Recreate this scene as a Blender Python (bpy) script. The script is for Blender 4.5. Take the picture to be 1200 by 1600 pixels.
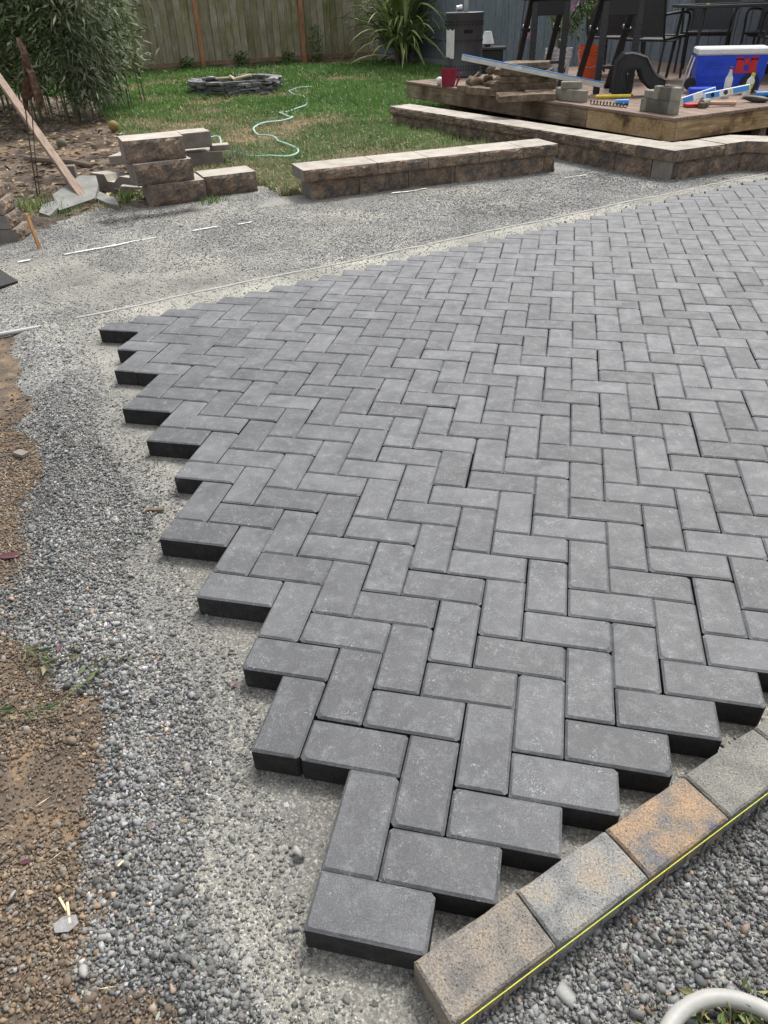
import bpy, math, random
import numpy as np
from math import sin, cos, pi, radians, atan2, hypot
from mathutils import Matrix, Vector
for o in list(bpy.data.objects): bpy.data.objects.remove(o)
R = random.Random(7); rng = np.random.default_rng(11)
SC = bpy.context.scene; COL = SC.collection

# ------------------------------------------------------------------ camera, sky, sun, exposure
YAW, PIT, ROL = 0.23529, 0.62085, -0.03448
CP = (0.2769, -0.4968, 1.1984)
def cam_axes():
    cy, sy, cp, sp = cos(YAW), sin(YAW), cos(PIT), sin(PIT)
    f = np.array([-sy*cp, cy*cp, -sp]); r = np.array([cy, sy, 0.]); u = np.cross(r, f)
    return cos(ROL)*r+sin(ROL)*u, -sin(ROL)*r+cos(ROL)*u, f
cr_, cu_, cf_ = cam_axes()
cam = bpy.data.objects.new('camera', bpy.data.cameras.new('camera')); COL.objects.link(cam)
cam.matrix_world = Matrix(((cr_[0], cu_[0], -cf_[0], CP[0]), (cr_[1], cu_[1], -cf_[1], CP[1]), (cr_[2], cu_[2], -cf_[2], CP[2]), (0, 0, 0, 1)))
cam.data.sensor_fit = 'VERTICAL'; cam.data.sensor_height = 24; cam.data.lens = 24*1128.2/1600
cam.data.clip_start = .05; cam.data.clip_end = 500
SC.camera = cam
def project(x, y, z):
    d = np.stack([np.asarray(x, float)-CP[0], np.asarray(y, float)-CP[1], np.asarray(z, float)-CP[2]], -1)
    t = d@cf_; return 600+1128.2*(d@cr_)/t, 800-1128.2*(d@cu_)/t, t

SUN_EL, SUN_AZ = 58, 72          # elevation; compass heading measured from +x towards +y (the sun stands behind the yard, to the right)
W = bpy.data.worlds.new('World'); SC.world = W; W.use_nodes = True
wn = W.node_tree.nodes; wl = W.node_tree.links; wn.clear()
sky = wn.new('ShaderNodeTexSky'); sky.sky_type = 'NISHITA'; sky.sun_disc = False
sky.sun_elevation = radians(SUN_EL); sky.sun_rotation = radians(90-SUN_AZ); sky.dust_density = 4; sky.air_density = 1.0; sky.ozone_density = 1
hs = wn.new('ShaderNodeHueSaturation'); hs.inputs['Saturation'].default_value = .22
bg = wn.new('ShaderNodeBackground'); bg.inputs[1].default_value = .135
wo = wn.new('ShaderNodeOutputWorld')
wl.new(sky.outputs[0], hs.inputs['Color']); wl.new(hs.outputs[0], bg.inputs[0]); wl.new(bg.outputs[0], wo.inputs[0])
sl = bpy.data.lights.new('sun', 'SUN'); sl.energy = 1.5; sl.angle = radians(13); sl.color = (1, .975, .94)
so = bpy.data.objects.new('sun', sl); COL.objects.link(so)
sd = Vector((cos(radians(SUN_EL))*cos(radians(SUN_AZ)), cos(radians(SUN_EL))*sin(radians(SUN_AZ)), sin(radians(SUN_EL))))
so.rotation_euler = sd.to_track_quat('Z', 'Y').to_euler(); so.location = (0, 0, 8)
vs = SC.view_settings; vs.view_transform = 'Standard'; vs.look = 'None'; vs.exposure = .93; vs.gamma = 1; vs.use_curve_mapping = False
SC.cycles.max_bounces = 6; SC.cycles.diffuse_bounces = 3; SC.cycles.glossy_bounces = 2; SC.cycles.transmission_bounces = 4

# ------------------------------------------------------------------ materials
def ramp(nt, stops):
    n = nt.nodes.new('ShaderNodeValToRGB'); e = n.color_ramp.elements
    while len(e) < len(stops): e.new(.5)
    for i, (p, c) in enumerate(stops):
        e[i].position = p; e[i].color = (*c, 1) if len(c) == 3 else c
    return n
def math_(nt, op, a, b=None, clamp=False):
    n = nt.nodes.new('ShaderNodeMath'); n.operation = op; n.use_clamp = clamp
    for i, v in enumerate((a, b)):
        if v is None: continue
        if isinstance(v, (int, float)): n.inputs[i].default_value = v
        else: nt.links.new(v, n.inputs[i])
    return n.outputs[0]
def mixc(nt, fac, a, b, mode='MIX'):
    n = nt.nodes.new('ShaderNodeMix'); n.data_type = 'RGBA'; n.blend_type = mode
    for s, v in ((n.inputs[0], fac), (n.inputs[6], a), (n.inputs[7], b)):
        if isinstance(v, (int, float)): s.default_value = v
        elif isinstance(v, tuple): s.default_value = (*v, 1)
        else: nt.links.new(v, s)
    return n.outputs[2]
def base_nt(name, rough=.8, spec=.5, metal=0):
    m = bpy.data.materials.new(name); m.use_nodes = True; nt = m.node_tree
    b = nt.nodes['Principled BSDF']; b.inputs['Roughness'].default_value = rough
    b.inputs['Specular IOR Level'].default_value = spec; b.inputs['Metallic'].default_value = metal
    return m, nt, b
def coord(nt, kind='pos', scale=(1, 1, 1)):
    if kind == 'pos': src = nt.nodes.new('ShaderNodeNewGeometry').outputs['Position']
    else:
        tc = nt.nodes.new('ShaderNodeTexCoord').outputs['Object']; oi = nt.nodes.new('ShaderNodeObjectInfo')
        ad = nt.nodes.new('ShaderNodeVectorMath'); ad.operation = 'ADD'
        sc = nt.nodes.new('ShaderNodeVectorMath'); sc.operation = 'SCALE'; sc.inputs[0].default_value = (37, 19, 53); nt.links.new(oi.outputs['Random'], sc.inputs['Scale'])
        nt.links.new(tc, ad.inputs[0]); nt.links.new(sc.outputs[0], ad.inputs[1]); src = ad.outputs[0]
    mp = nt.nodes.new('ShaderNodeMapping'); mp.inputs['Scale'].default_value = scale; nt.links.new(src, mp.inputs[0])
    return mp.outputs[0]
def noise(nt, vec, scale, detail=4, rough=.55, dist=0):
    n = nt.nodes.new('ShaderNodeTexNoise'); n.inputs['Scale'].default_value = scale; n.inputs['Detail'].default_value = detail
    n.inputs['Roughness'].default_value = rough; n.inputs['Distortion'].default_value = dist; nt.links.new(vec, n.inputs['Vector']); return n
def voro(nt, vec, scale, feat='F1'):
    n = nt.nodes.new('ShaderNodeTexVoronoi'); n.feature = feat; n.inputs['Scale'].default_value = scale; nt.links.new(vec, n.inputs['Vector']); return n
def bump(nt, b, h, strength, dist, prev=None):
    n = nt.nodes.new('ShaderNodeBump'); n.inputs['Strength'].default_value = strength; n.inputs['Distance'].default_value = dist
    nt.links.new(h, n.inputs['Height'])
    if prev: nt.links.new(prev, n.inputs['Normal'])
    nt.links.new(n.outputs[0], b.inputs['Normal']); return n.outputs[0]
def randv(nt, amt):
    oi = nt.nodes.new('ShaderNodeObjectInfo'); mr = nt.nodes.new('ShaderNodeMapRange'); nt.links.new(oi.outputs['Random'], mr.inputs[0])
    mr.inputs['To Min'].default_value = 1-amt; mr.inputs['To Max'].default_value = 1+amt; return mr.outputs[0]
def MAT(name, stops, scale=8, rough=.8, spec=.4, metal=0, bs=.3, bscale=80, bd=.002, kind='obj', cs=(1, 1, 1), rv=.08, detail=5, grit=.15, pits=False):
    m, nt, b = base_nt(name, rough, spec, metal); v = coord(nt, kind, cs)
    n = noise(nt, v, scale, detail); c = ramp(nt, stops); nt.links.new(n.outputs[0], c.inputs[0])
    g = noise(nt, v, bscale, 4, .7); gr = nt.nodes.new('ShaderNodeMapRange'); nt.links.new(g.outputs[0], gr.inputs[0])
    gr.inputs['From Min'].default_value = .3; gr.inputs['From Max'].default_value = .7
    gr.inputs['To Min'].default_value = 1-grit; gr.inputs['To Max'].default_value = 1+grit
    f = math_(nt, 'MULTIPLY', gr.outputs[0], randv(nt, rv))
    vm = nt.nodes.new('ShaderNodeVectorMath'); vm.operation = 'SCALE'; nt.links.new(c.outputs[0], vm.inputs[0]); nt.links.new(f, vm.inputs['Scale'])
    cf_out = vm.outputs[0]; hh = g.outputs[0]
    if pits:
        pv = voro(nt, v, 270); sp = nt.nodes.new('ShaderNodeSeparateColor'); nt.links.new(pv.outputs['Color'], sp.inputs[0])
        pm = nt.nodes.new('ShaderNodeMapRange'); nt.links.new(pv.outputs['Distance'], pm.inputs[0]); pm.inputs['From Min'].default_value = .12; pm.inputs['From Max'].default_value = .38
        on = math_(nt, 'GREATER_THAN', sp.outputs[0], .72); on2 = math_(nt, 'GREATER_THAN', sp.outputs[1], .86); pit = math_(nt, 'MULTIPLY', math_(nt, 'SUBTRACT', 1, pm.outputs[0]), on)
        cf_out = mixc(nt, math_(nt, 'MULTIPLY', pit, .5), cf_out, (.07, .062, .055)); lite = math_(nt, 'MULTIPLY', math_(nt, 'MULTIPLY', math_(nt, 'SUBTRACT', 1, pm.outputs[0]), on2), .5); cf_out = mixc(nt, lite, cf_out, (.5, .47, .42))
        hh = math_(nt, 'SUBTRACT', hh, math_(nt, 'MULTIPLY', pit, .7))
    nt.links.new(cf_out, b.inputs['Base Color'])
    if bs: bump(nt, b, hh, bs, bd)
    return m
def plain(name, c, rough=.5, spec=.5, metal=0, rv=.05):
    return MAT(name, [(.3, tuple(x*.86 for x in c)), (.7, tuple(min(1, x*1.1) for x in c))], 14, rough, spec, metal, .12, 150, .0008, rv=rv, grit=.06)
def attr_mat(name, rough=.85, bs=0, bscale=300, spec=.3, trans=0):
    m, nt, b = base_nt(name, rough, spec); a = nt.nodes.new('ShaderNodeAttribute'); a.attribute_name = 'tint'
    v = coord(nt); n = noise(nt, v, bscale, 3); mr = nt.nodes.new('ShaderNodeMapRange'); nt.links.new(n.outputs[0], mr.inputs[0])
    mr.inputs['To Min'].default_value = .75; mr.inputs['To Max'].default_value = 1.25
    vm = nt.nodes.new('ShaderNodeVectorMath'); vm.operation = 'SCALE'; nt.links.new(a.outputs['Color'], vm.inputs[0]); nt.links.new(mr.outputs[0], vm.inputs['Scale'])
    nt.links.new(vm.outputs[0], b.inputs['Base Color'])
    if trans:
        tr = nt.nodes.new('ShaderNodeBsdfTranslucent'); nt.links.new(vm.outputs[0], tr.inputs[0]); mx = nt.nodes.new('ShaderNodeMixShader'); mx.inputs[0].default_value = trans
        nt.links.new(b.outputs[0], mx.inputs[1]); nt.links.new(tr.outputs[0], mx.inputs[2]); nt.links.new(mx.outputs[0], nt.nodes['Material Output'].inputs[0])
    if bs: bump(nt, b, n.outputs[0], bs, .001)
    return m

def paver_mat():
    m, nt, b = base_nt('charcoal_concrete', .62, .5); P = coord(nt, 'pos')
    big = noise(nt, P, 5, 3); fine = noise(nt, P, 330, 4, .85); mid = noise(nt, P, 30, 6, .75, .3); scr = noise(nt, coord(nt, 'pos', (1, .35, 1)), 150, 3, .7, 1.5)
    c = ramp(nt, [(.3, (.047, .049, .052)), (.7, (.068, .070, .073))]); nt.links.new(big.outputs[0], c.inputs[0])
    fr = ramp(nt, [(.30, (.35,)*3), (.5, (1,)*3), (.62, (1.45,)*3), (.70, (3.0,)*3)]); nt.links.new(fine.outputs[0], fr.inputs[0])
    col = mixc(nt, 1, c.outputs[0], fr.outputs[0], 'MULTIPLY')
    oi = nt.nodes.new('ShaderNodeObjectInfo')
    wn_ = nt.nodes.new('ShaderNodeAttribute'); wn_.attribute_name = 'tone'; 
    col = mixc(nt, 1, col, wn_.outputs['Color'], 'MULTIPLY') if False else col
    rs = randv(nt, .15); vm = nt.nodes.new('ShaderNodeVectorMath'); vm.operation = 'SCALE'; nt.links.new(col, vm.inputs[0]); nt.links.new(rs, vm.inputs['Scale'])
    # pale lime bloom and scuffs
    bl = nt.nodes.new('ShaderNodeMapRange'); nt.links.new(mid.outputs[0], bl.inputs[0]); bl.inputs['From Min'].default_value = .5; bl.inputs['From Max'].default_value = .78
    bl2 = nt.nodes.new('ShaderNodeMapRange'); nt.links.new(scr.outputs[0], bl2.inputs[0]); bl2.inputs['From Min'].default_value = .60; bl2.inputs['From Max'].default_value = .72
    k = math_(nt, 'MULTIPLY', bl.outputs[0], .24); k2 = math_(nt, 'MULTIPLY', math_(nt, 'MULTIPLY', bl2.outputs[0], bl.outputs[0]), 1.1)
    col = mixc(nt, math_(nt, 'ADD', k, k2, True), vm.outputs[0], (.36, .365, .37))
    # sharp white nicks in loose clusters, and trodden-in dust, with sky sheen painted in as a paler tone towards the back
    nk = noise(nt, P, 170, 2, .6, 2.0); ng = noise(nt, P, 16, 4, .7)
    n1 = nt.nodes.new('ShaderNodeMapRange'); nt.links.new(nk.outputs[0], n1.inputs[0]); n1.inputs['From Min'].default_value = .60; n1.inputs['From Max'].default_value = .66
    n2 = nt.nodes.new('ShaderNodeMapRange'); nt.links.new(ng.outputs[0], n2.inputs[0]); n2.inputs['From Min'].default_value = .48; n2.inputs['From Max'].default_value = .66
    col = mixc(nt, math_(nt, 'MULTIPLY', math_(nt, 'MULTIPLY', n1.outputs[0], n2.outputs[0]), .7), col, (.42, .43, .44))
    sp = nt.nodes.new('ShaderNodeSeparateXYZ'); nt.links.new(P, sp.inputs[0]); dy = nt.nodes.new('ShaderNodeMapRange'); nt.links.new(sp.outputs[1], dy.inputs[0])
    dy.inputs['From Min'].default_value = .3; dy.inputs['From Max'].default_value = 3.2; dy.inputs['To Min'].default_value = .03; dy.inputs['To Max'].default_value = .10
    dn = nt.nodes.new('ShaderNodeMapRange'); nt.links.new(noise(nt, P, 9, 5, .7).outputs[0], dn.inputs[0]); dn.inputs['From Min'].default_value = .35; dn.inputs['From Max'].default_value = .65; dn.inputs['To Min'].default_value = .1; dn.inputs['To Max'].default_value = 2.2
    dr = nt.nodes.new('ShaderNodeMapRange'); nt.links.new(oi.outputs['Random'], dr.inputs[0]); dr.inputs['To Min'].default_value = .6; dr.inputs['To Max'].default_value = 1.4
    col = mixc(nt, math_(nt, 'MULTIPLY', dy.outputs[0], math_(nt, 'MULTIPLY', dn.outputs[0], dr.outputs[0]), True), col, (.40, .405, .41))
    pit = voro(nt, P, 210); pr = nt.nodes.new('ShaderNodeMapRange'); nt.links.new(pit.outputs['Distance'], pr.inputs[0]); pr.inputs['From Min'].default_value = .06; pr.inputs['From Max'].default_value = .2
    gate = noise(nt, P, 60, 2); gm = math_(nt, 'GREATER_THAN', gate.outputs[0], .56)
    pitf = math_(nt, 'MAXIMUM', pr.outputs[0], math_(nt, 'SUBTRACT', 1, gm))
    col = mixc(nt, math_(nt, 'SUBTRACT', 1, pitf), col, (.022, .022, .024))
    nt.links.new(col, b.inputs['Base Color'])
    h = math_(nt, 'ADD', math_(nt, 'MULTIPLY', fine.outputs[0], .5), pitf); bump(nt, b, h, .6, .0014)
    return m
def ground_mat(name):
    m, nt, b = base_nt(name, .92, .25); P = coord(nt, 'pos')
    fa = nt.nodes.new('ShaderNodeAttribute'); fa.attribute_name = 'fines'
    fv = fa.outputs['Fac']
    v1 = voro(nt, P, 135); v2 = voro(nt, P, 300); d1 = voro(nt, P, 120); n1 = noise(nt, P, 3.2, 5); n2 = noise(nt, P, 520, 3, .75)
    sep = nt.nodes.new('ShaderNodeSeparateColor'); nt.links.new(v1.outputs['Color'], sep.inputs[0])
    sep2 = nt.nodes.new('ShaderNodeSeparateColor'); nt.links.new(v2.outputs['Color'], sep2.inputs[0])
    cc = ramp(nt, [(0, (.10, .10, .098)), (.35, (.165, .165, .16)), (.7, (.23, .228, .218)), (.92, (.31, .305, .29)), (1, (.45, .44, .42))]); nt.links.new(sep.outputs[0], cc.inputs[0])
    cf = ramp(nt, [(0, (.125, .122, .108)), (.5, (.20, .193, .172)), (.85, (.27, .26, .23)), (1, (.40, .385, .35))]); nt.links.new(sep2.outputs[0], cf.inputs[0])
    cs_ = ramp(nt, [(0, (.245, .238, .207)), (.5, (.30, .292, .257)), (1, (.36, .35, .31))]); nt.links.new(sep2.outputs[0], cs_.inputs[0])
    sa = nt.nodes.new('ShaderNodeAttribute'); sa.attribute_name = 'sand'; cfs = mixc(nt, sa.outputs['Fac'], cf.outputs[0], cs_.outputs[0])
    nn = nt.nodes.new('ShaderNodeMapRange'); nt.links.new(n1.outputs[0], nn.inputs[0]); nn.inputs['From Min'].default_value = .35; nn.inputs['From Max'].default_value = .65; nn.inputs['To Min'].default_value = -.25; nn.inputs['To Max'].default_value = .25
    f = math_(nt, 'ADD', fv, nn.outputs[0], True)
    gate = math_(nt, 'GREATER_THAN', math_(nt, 'ADD', f, sep.outputs[1]), 1.0)
    tone = ramp(nt, [(.32, (.70,)*3), (.5, (1.0,)*3), (.68, (1.32, 1.30, 1.25))]); nt.links.new(noise(nt, P, 2.4, 6, .65).outputs[0], tone.inputs[0])
    col = mixc(nt, gate, cc.outputs[0], cfs); col = mixc(nt, 1, col, tone.outputs[0], 'MULTIPLY')
    g2 = ramp(nt, [(.3, (.6,)*3), (.7, (1.35,)*3)]); nt.links.new(n2.outputs[0], g2.inputs[0]); col = mixc(nt, 1, col, g2.outputs[0], 'MULTIPLY')
    ba = nt.nodes.new('ShaderNodeAttribute'); ba.attribute_name = 'brown'
    bn = noise(nt, P, 14, 5); br = ramp(nt, [(.3, (.075, .060, .047)), (.52, (.125, .097, .072)), (.72, (.24, .165, .10))]); nt.links.new(bn.outputs[0], br.inputs[0])
    brc = mixc(nt, .55, br.outputs[0], g2.outputs[0], 'MULTIPLY')
    nb = math_(nt, 'ADD', ba.outputs['Fac'], math_(nt, 'MULTIPLY', math_(nt, 'SUBTRACT', noise(nt, P, 22, 4).outputs[0], .5), .9), True)
    br_k = nt.nodes.new('ShaderNodeMapRange'); nt.links.new(nb, br_k.inputs[0]); br_k.inputs['From Min'].default_value = .35; br_k.inputs['From Max'].default_value = .6
    col = mixc(nt, br_k.outputs[0], col, brc)
    da = nt.nodes.new('ShaderNodeAttribute'); da.attribute_name = 'dark_patch'; col = mixc(nt, math_(nt, 'MULTIPLY', da.outputs['Fac'], .8), col, (.035, .031, .027))
    nt.links.new(col, b.inputs['Base Color'])
    inv = math_(nt, 'SUBTRACT', 1, v1.outputs['Distance'])
    hh = math_(nt, 'ADD', math_(nt, 'MULTIPLY', inv, math_(nt, 'SUBTRACT', 1.25, f)), math_(nt, 'MULTIPLY', n2.outputs[0], .35))
    bump(nt, b, hh, .6, .0045)
    return m
def soil_mat():
    m, nt, b = base_nt('bark_and_soil', .95, .2); P = coord(nt, 'pos')
    n1 = noise(nt, P, 2.2, 5, .6); n2 = noise(nt, P, 45, 5, .75); n3 = voro(nt, P, 130)
    c1 = ramp(nt, [(.3, (.045, .034, .026)), (.45, (.10, .078, .06)), (.55, (.19, .15, .115)), (.7, (.30, .20, .11))]); nt.links.new(n1.outputs[0], c1.inputs[0])
    c2 = ramp(nt, [(.3, (.35,)*3), (.5, (.95,)*3), (.68, (1.9,)*3)]); nt.links.new(n2.outputs[0], c2.inputs[0])
    col = mixc(nt, 1, c1.outputs[0], c2.outputs[0], 'MULTIPLY'); nt.links.new(col, b.inputs['Base Color'])
    bump(nt, b, math_(nt, 'ADD', n2.outputs[0], math_(nt, 'MULTIPLY', n3.outputs['Distance'], .4)), .9, .02)
    return m
def lawn_mat():
    m, nt, b = base_nt('lawn_soil', .95, .2); P = coord(nt, 'pos'); a = nt.nodes.new('ShaderNodeAttribute'); a.attribute_name = 'dry'
    n2 = noise(nt, P, 60, 4, .75)
    c2 = ramp(nt, [(.3, (.45,)*3), (.7, (1.5,)*3)]); nt.links.new(n2.outputs[0], c2.inputs[0])
    col = mixc(nt, a.outputs['Fac'], (.045, .06, .026), (.24, .175, .10)); col = mixc(nt, 1, col, c2.outputs[0], 'MULTIPLY'); nt.links.new(col, b.inputs['Base Color'])
    bump(nt, b, n2.outputs[0], .9, .02); return m
def wood_mat(name, stops, rough=.75, scale=4, grain=(1, 1, 18), rv=.12, bs=.35, kind='obj'):
    m, nt, b = base_nt(name, rough, .3); v = coord(nt, kind); vg = coord(nt, kind, grain)
    n = noise(nt, v, scale, 5, .6); c = ramp(nt, stops); nt.links.new(n.outputs[0], c.inputs[0])
    g = noise(nt, vg, 7, 6, .65, .4); gr = ramp(nt, [(.3, (.55,)*3), (.5, (.95,)*3), (.7, (1.35,)*3)]); nt.links.new(g.outputs[0], gr.inputs[0])
    col = mixc(nt, 1, c.outputs[0], gr.outputs[0], 'MULTIPLY'); vm = nt.nodes.new('ShaderNodeVectorMath'); vm.operation = 'SCALE'
    nt.links.new(col, vm.inputs[0]); nt.links.new(randv(nt, rv), vm.inputs['Scale']); nt.links.new(vm.outputs[0], b.inputs['Base Color'])
    bump(nt, b, g.outputs[0], bs, .004); return m

m_paver = paver_mat(); m_pside = MAT('dark_charcoal_side', [(.3, (.022, .021, .021)), (.62, (.036, .035, .035)), (.74, (.08, .077, .073))], 30, .9, .2, bs=.4, bscale=200, bd=.002, kind='pos', rv=.15, grit=.25)  # paver side faces are set darker than the tops
m_gravel = ground_mat('crushed_gravel'); m_soil = soil_mat(); m_lawn = lawn_mat()
m_stone = attr_mat('gravel_stone', .85, .5, 500, .3); m_leaf = attr_mat('leaf_blade', .55, 0, 60, .35, .25); m_litter = attr_mat('dry_litter', .8, 0, 200, .2)
m_rock = MAT('split_face_concrete', [(.30, (.10, .090, .086)), (.44, (.165, .132, .108)), (.56, (.25, .180, .128)), (.68, (.32, .25, .19))], 11, .9, .25, bs=1, bscale=55, bd=.02, kind='pos', rv=.14, grit=.42, detail=8)
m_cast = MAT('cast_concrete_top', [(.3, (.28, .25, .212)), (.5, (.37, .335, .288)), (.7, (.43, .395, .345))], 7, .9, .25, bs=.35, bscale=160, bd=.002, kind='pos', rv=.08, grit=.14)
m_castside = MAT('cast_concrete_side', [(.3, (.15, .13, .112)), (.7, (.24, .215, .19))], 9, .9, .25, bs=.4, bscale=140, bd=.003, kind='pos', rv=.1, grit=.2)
m_flag = MAT('grey_flagstone', [(.3, (.17, .17, .155)), (.7, (.27, .268, .245))], 8, .85, .3, bs=.5, bscale=90, bd=.004, kind='pos')
m_slate = MAT('stacked_slate', [(.3, (.10, .10, .105)), (.7, (.27, .265, .26))], 9, .8, .35, bs=.6, bscale=60, bd=.006, rv=.35, grit=.3)
m_fence = wood_mat('weathered_cedar', [(.3, (.15, .155, .055)), (.42, (.235, .215, .12)), (.55, (.31, .27, .20)), (.72, (.42, .36, .285))], .85, 1.3, (9, 9, .8), .16)
m_post = wood_mat('stained_post', [(.3, (.30, .145, .07)), (.7, (.46, .24, .13))], .8, 4, (9, 9, .8), .08)
m_rail = wood_mat('stained_rail', [(.3, (.16, .105, .068)), (.7, (.27, .185, .125))], .8, 4, (1.2, 9, 9), .08)
m_rim = wood_mat('weathered_joist', [(.32, (.065, .045, .03)), (.44, (.15, .108, .072)), (.56, (.26, .20, .14)), (.68, (.37, .31, .24))], .85, 2.2, (10, .8, 10), .05, .5)
m_rim2 = wood_mat('yellow_joist', [(.34, (.10, .065, .035)), (.44, (.38, .26, .13)), (.7, (.50, .38, .23))], .85, 3, (.8, 10, 10), .05, .5)
m_deckb = wood_mat('worn_deck_board', [(.3, (.17, .118, .09)), (.7, (.27, .195, .15))], .8, 3, (10, .8, 10), .12)
m_stick = wood_mat('rough_lumber', [(.3, (.20, .145, .105)), (.7, (.34, .25, .19))], .8, 5, (12, 12, 1), .05)
m_stake = wood_mat('orange_wood', [(.3, (.30, .15, .06)), (.7, (.46, .26, .12))], .8, 6, (30, 30, 3), .05)
m_handle = wood_mat('pale_handle', [(.3, (.45, .28, .18)), (.7, (.58, .38, .26))], .6, 8, (20, 2, 20), .05)
m_oldslab = MAT('muddy_old_slab', [(.3, (.075, .055, .038)), (.5, (.145, .108, .075)), (.7, (.25, .20, .145))], 12, .95, .2, bs=.8, bscale=50, bd=.01, rv=.15, grit=.3)
m_greyblk = MAT('grey_green_concrete', [(.3, (.19, .18, .145)), (.7, (.31, .295, .245))], 10, .9, .3, bs=.5, bscale=120, bd=.004, rv=.1, grit=.2)
m_siding = wood_mat('blue_grey_siding', [(.3, (.15, .175, .20)), (.7, (.20, .23, .26))], .7, 1.5, (9, 9, .8), .05, .2)
m_found = plain('house_foundation', (.24, .24, .23), .9)
m_black = plain('black_plastic', (.010, .010, .011), .5); m_dkgrey = plain('dark_grey_plastic', (.028, .029, .031), .55)
m_metalblk = plain('black_powder_coat', (.018, .018, .018), .4); m_sling = plain('charcoal_sling_fabric', (.042, .044, .046), .8)
m_heater = plain('heater_grey_enamel', (.042, .046, .052), .38); m_slot = plain('dark_opening', (.006, .006, .007), .9)
m_white = plain('white_plastic', (.72, .72, .71), .4); m_blue = plain('blue_plastic', (.006, .055, .55), .35); m_red = plain('red_paint', (.48, .012, .03), .5)
m_orange = plain('orange_plastic', (.62, .085, .02), .45); m_crimson = plain('crimson_plastic', (.24, .012, .035), .4); m_lblue = plain('light_blue_plastic', (.05, .26, .62), .35)
m_alu = plain('brushed_aluminium', (.62, .63, .62), .35, .5, .7); m_steel = plain('galvanised_steel', (.42, .43, .42), .45, .5, .6)
m_yellow = plain('yellow_plastic', (.75, .58, .04), .5); m_lime = plain('yellow_green_cord', (.52, .56, .07), .7); m_cord = plain('white_cord', (.60, .585, .53), .8)
m_paint = MAT('white_marking_paint', [(.3, (.62, .62, .60)), (.7, (.82, .82, .8))], 60, .8, .3, bs=.6, bscale=200, bd=.003, kind='pos', grit=.25)
m_hosegreen = plain('mint_green_hose', (.32, .52, .42), .5); m_hosegrey = plain('grey_ribbed_hose', (.33, .325, .30), .55)
m_rust = MAT('rusty_iron', [(.35, (.03, .022, .018)), (.5, (.085, .045, .027)), (.7, (.15, .085, .05))], 30, .85, .3, bs=.6, bscale=80, bd=.003); m_darkmetal = plain('dark_metal', (.05, .045, .04), .6)
m_paper = plain('paper_label', (.62, .62, .60), .8); m_rubber = plain('rubber', (.02, .02, .02), .8); m_ink = plain('dark_ink', (.03, .03, .05), .8)
m_culm = plain('bamboo_culm', (.10, .115, .05), .5, rv=.3); m_twig = plain('brown_twig', (.13, .10, .07), .9)
m_bale = plain('pale_split_wood', (.56, .47, .30), .9); m_gourd = plain('ochre_ball', (.26, .17, .06), .8); m_gourd2 = plain('grey_green_ball', (.12, .12, .075), .85)
m_pink = plain('pink_petal', (.45, .24, .40), .6); m_greyfab = plain('black_nylon', (.022, .023, .025), .7)
m_clear = plain('clear_pet', (.55, .58, .62), .15); m_glass, _nt, _b = base_nt('table_glass', .05); _b.inputs['Transmission Weight'].default_value = .85; _b.inputs['Base Color'].default_value = (.35, .4, .4, 1)
def edge_mat(name, stops): return MAT(name, stops, 19, .9, .25, bs=1, bscale=260, bd=.003, kind='pos', rv=.04, grit=.48, detail=10, pits=True)
m_edges = [edge_mat('edging_tan_grey', [(.36, (.14, .132, .12)), (.5, (.21, .188, .16)), (.66, (.27, .22, .165))]),
           edge_mat('edging_grey_buff', [(.36, (.17, .172, .168)), (.5, (.25, .245, .23)), (.66, (.30, .26, .205))]),
           edge_mat('edging_orange', [(.38, (.15, .145, .145)), (.46, (.235, .185, .14)), (.66, (.32, .225, .145))]),
           edge_mat('edging_grey', [(.3, (.155, .15, .135)), (.7, (.24, .232, .205))])]

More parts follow.
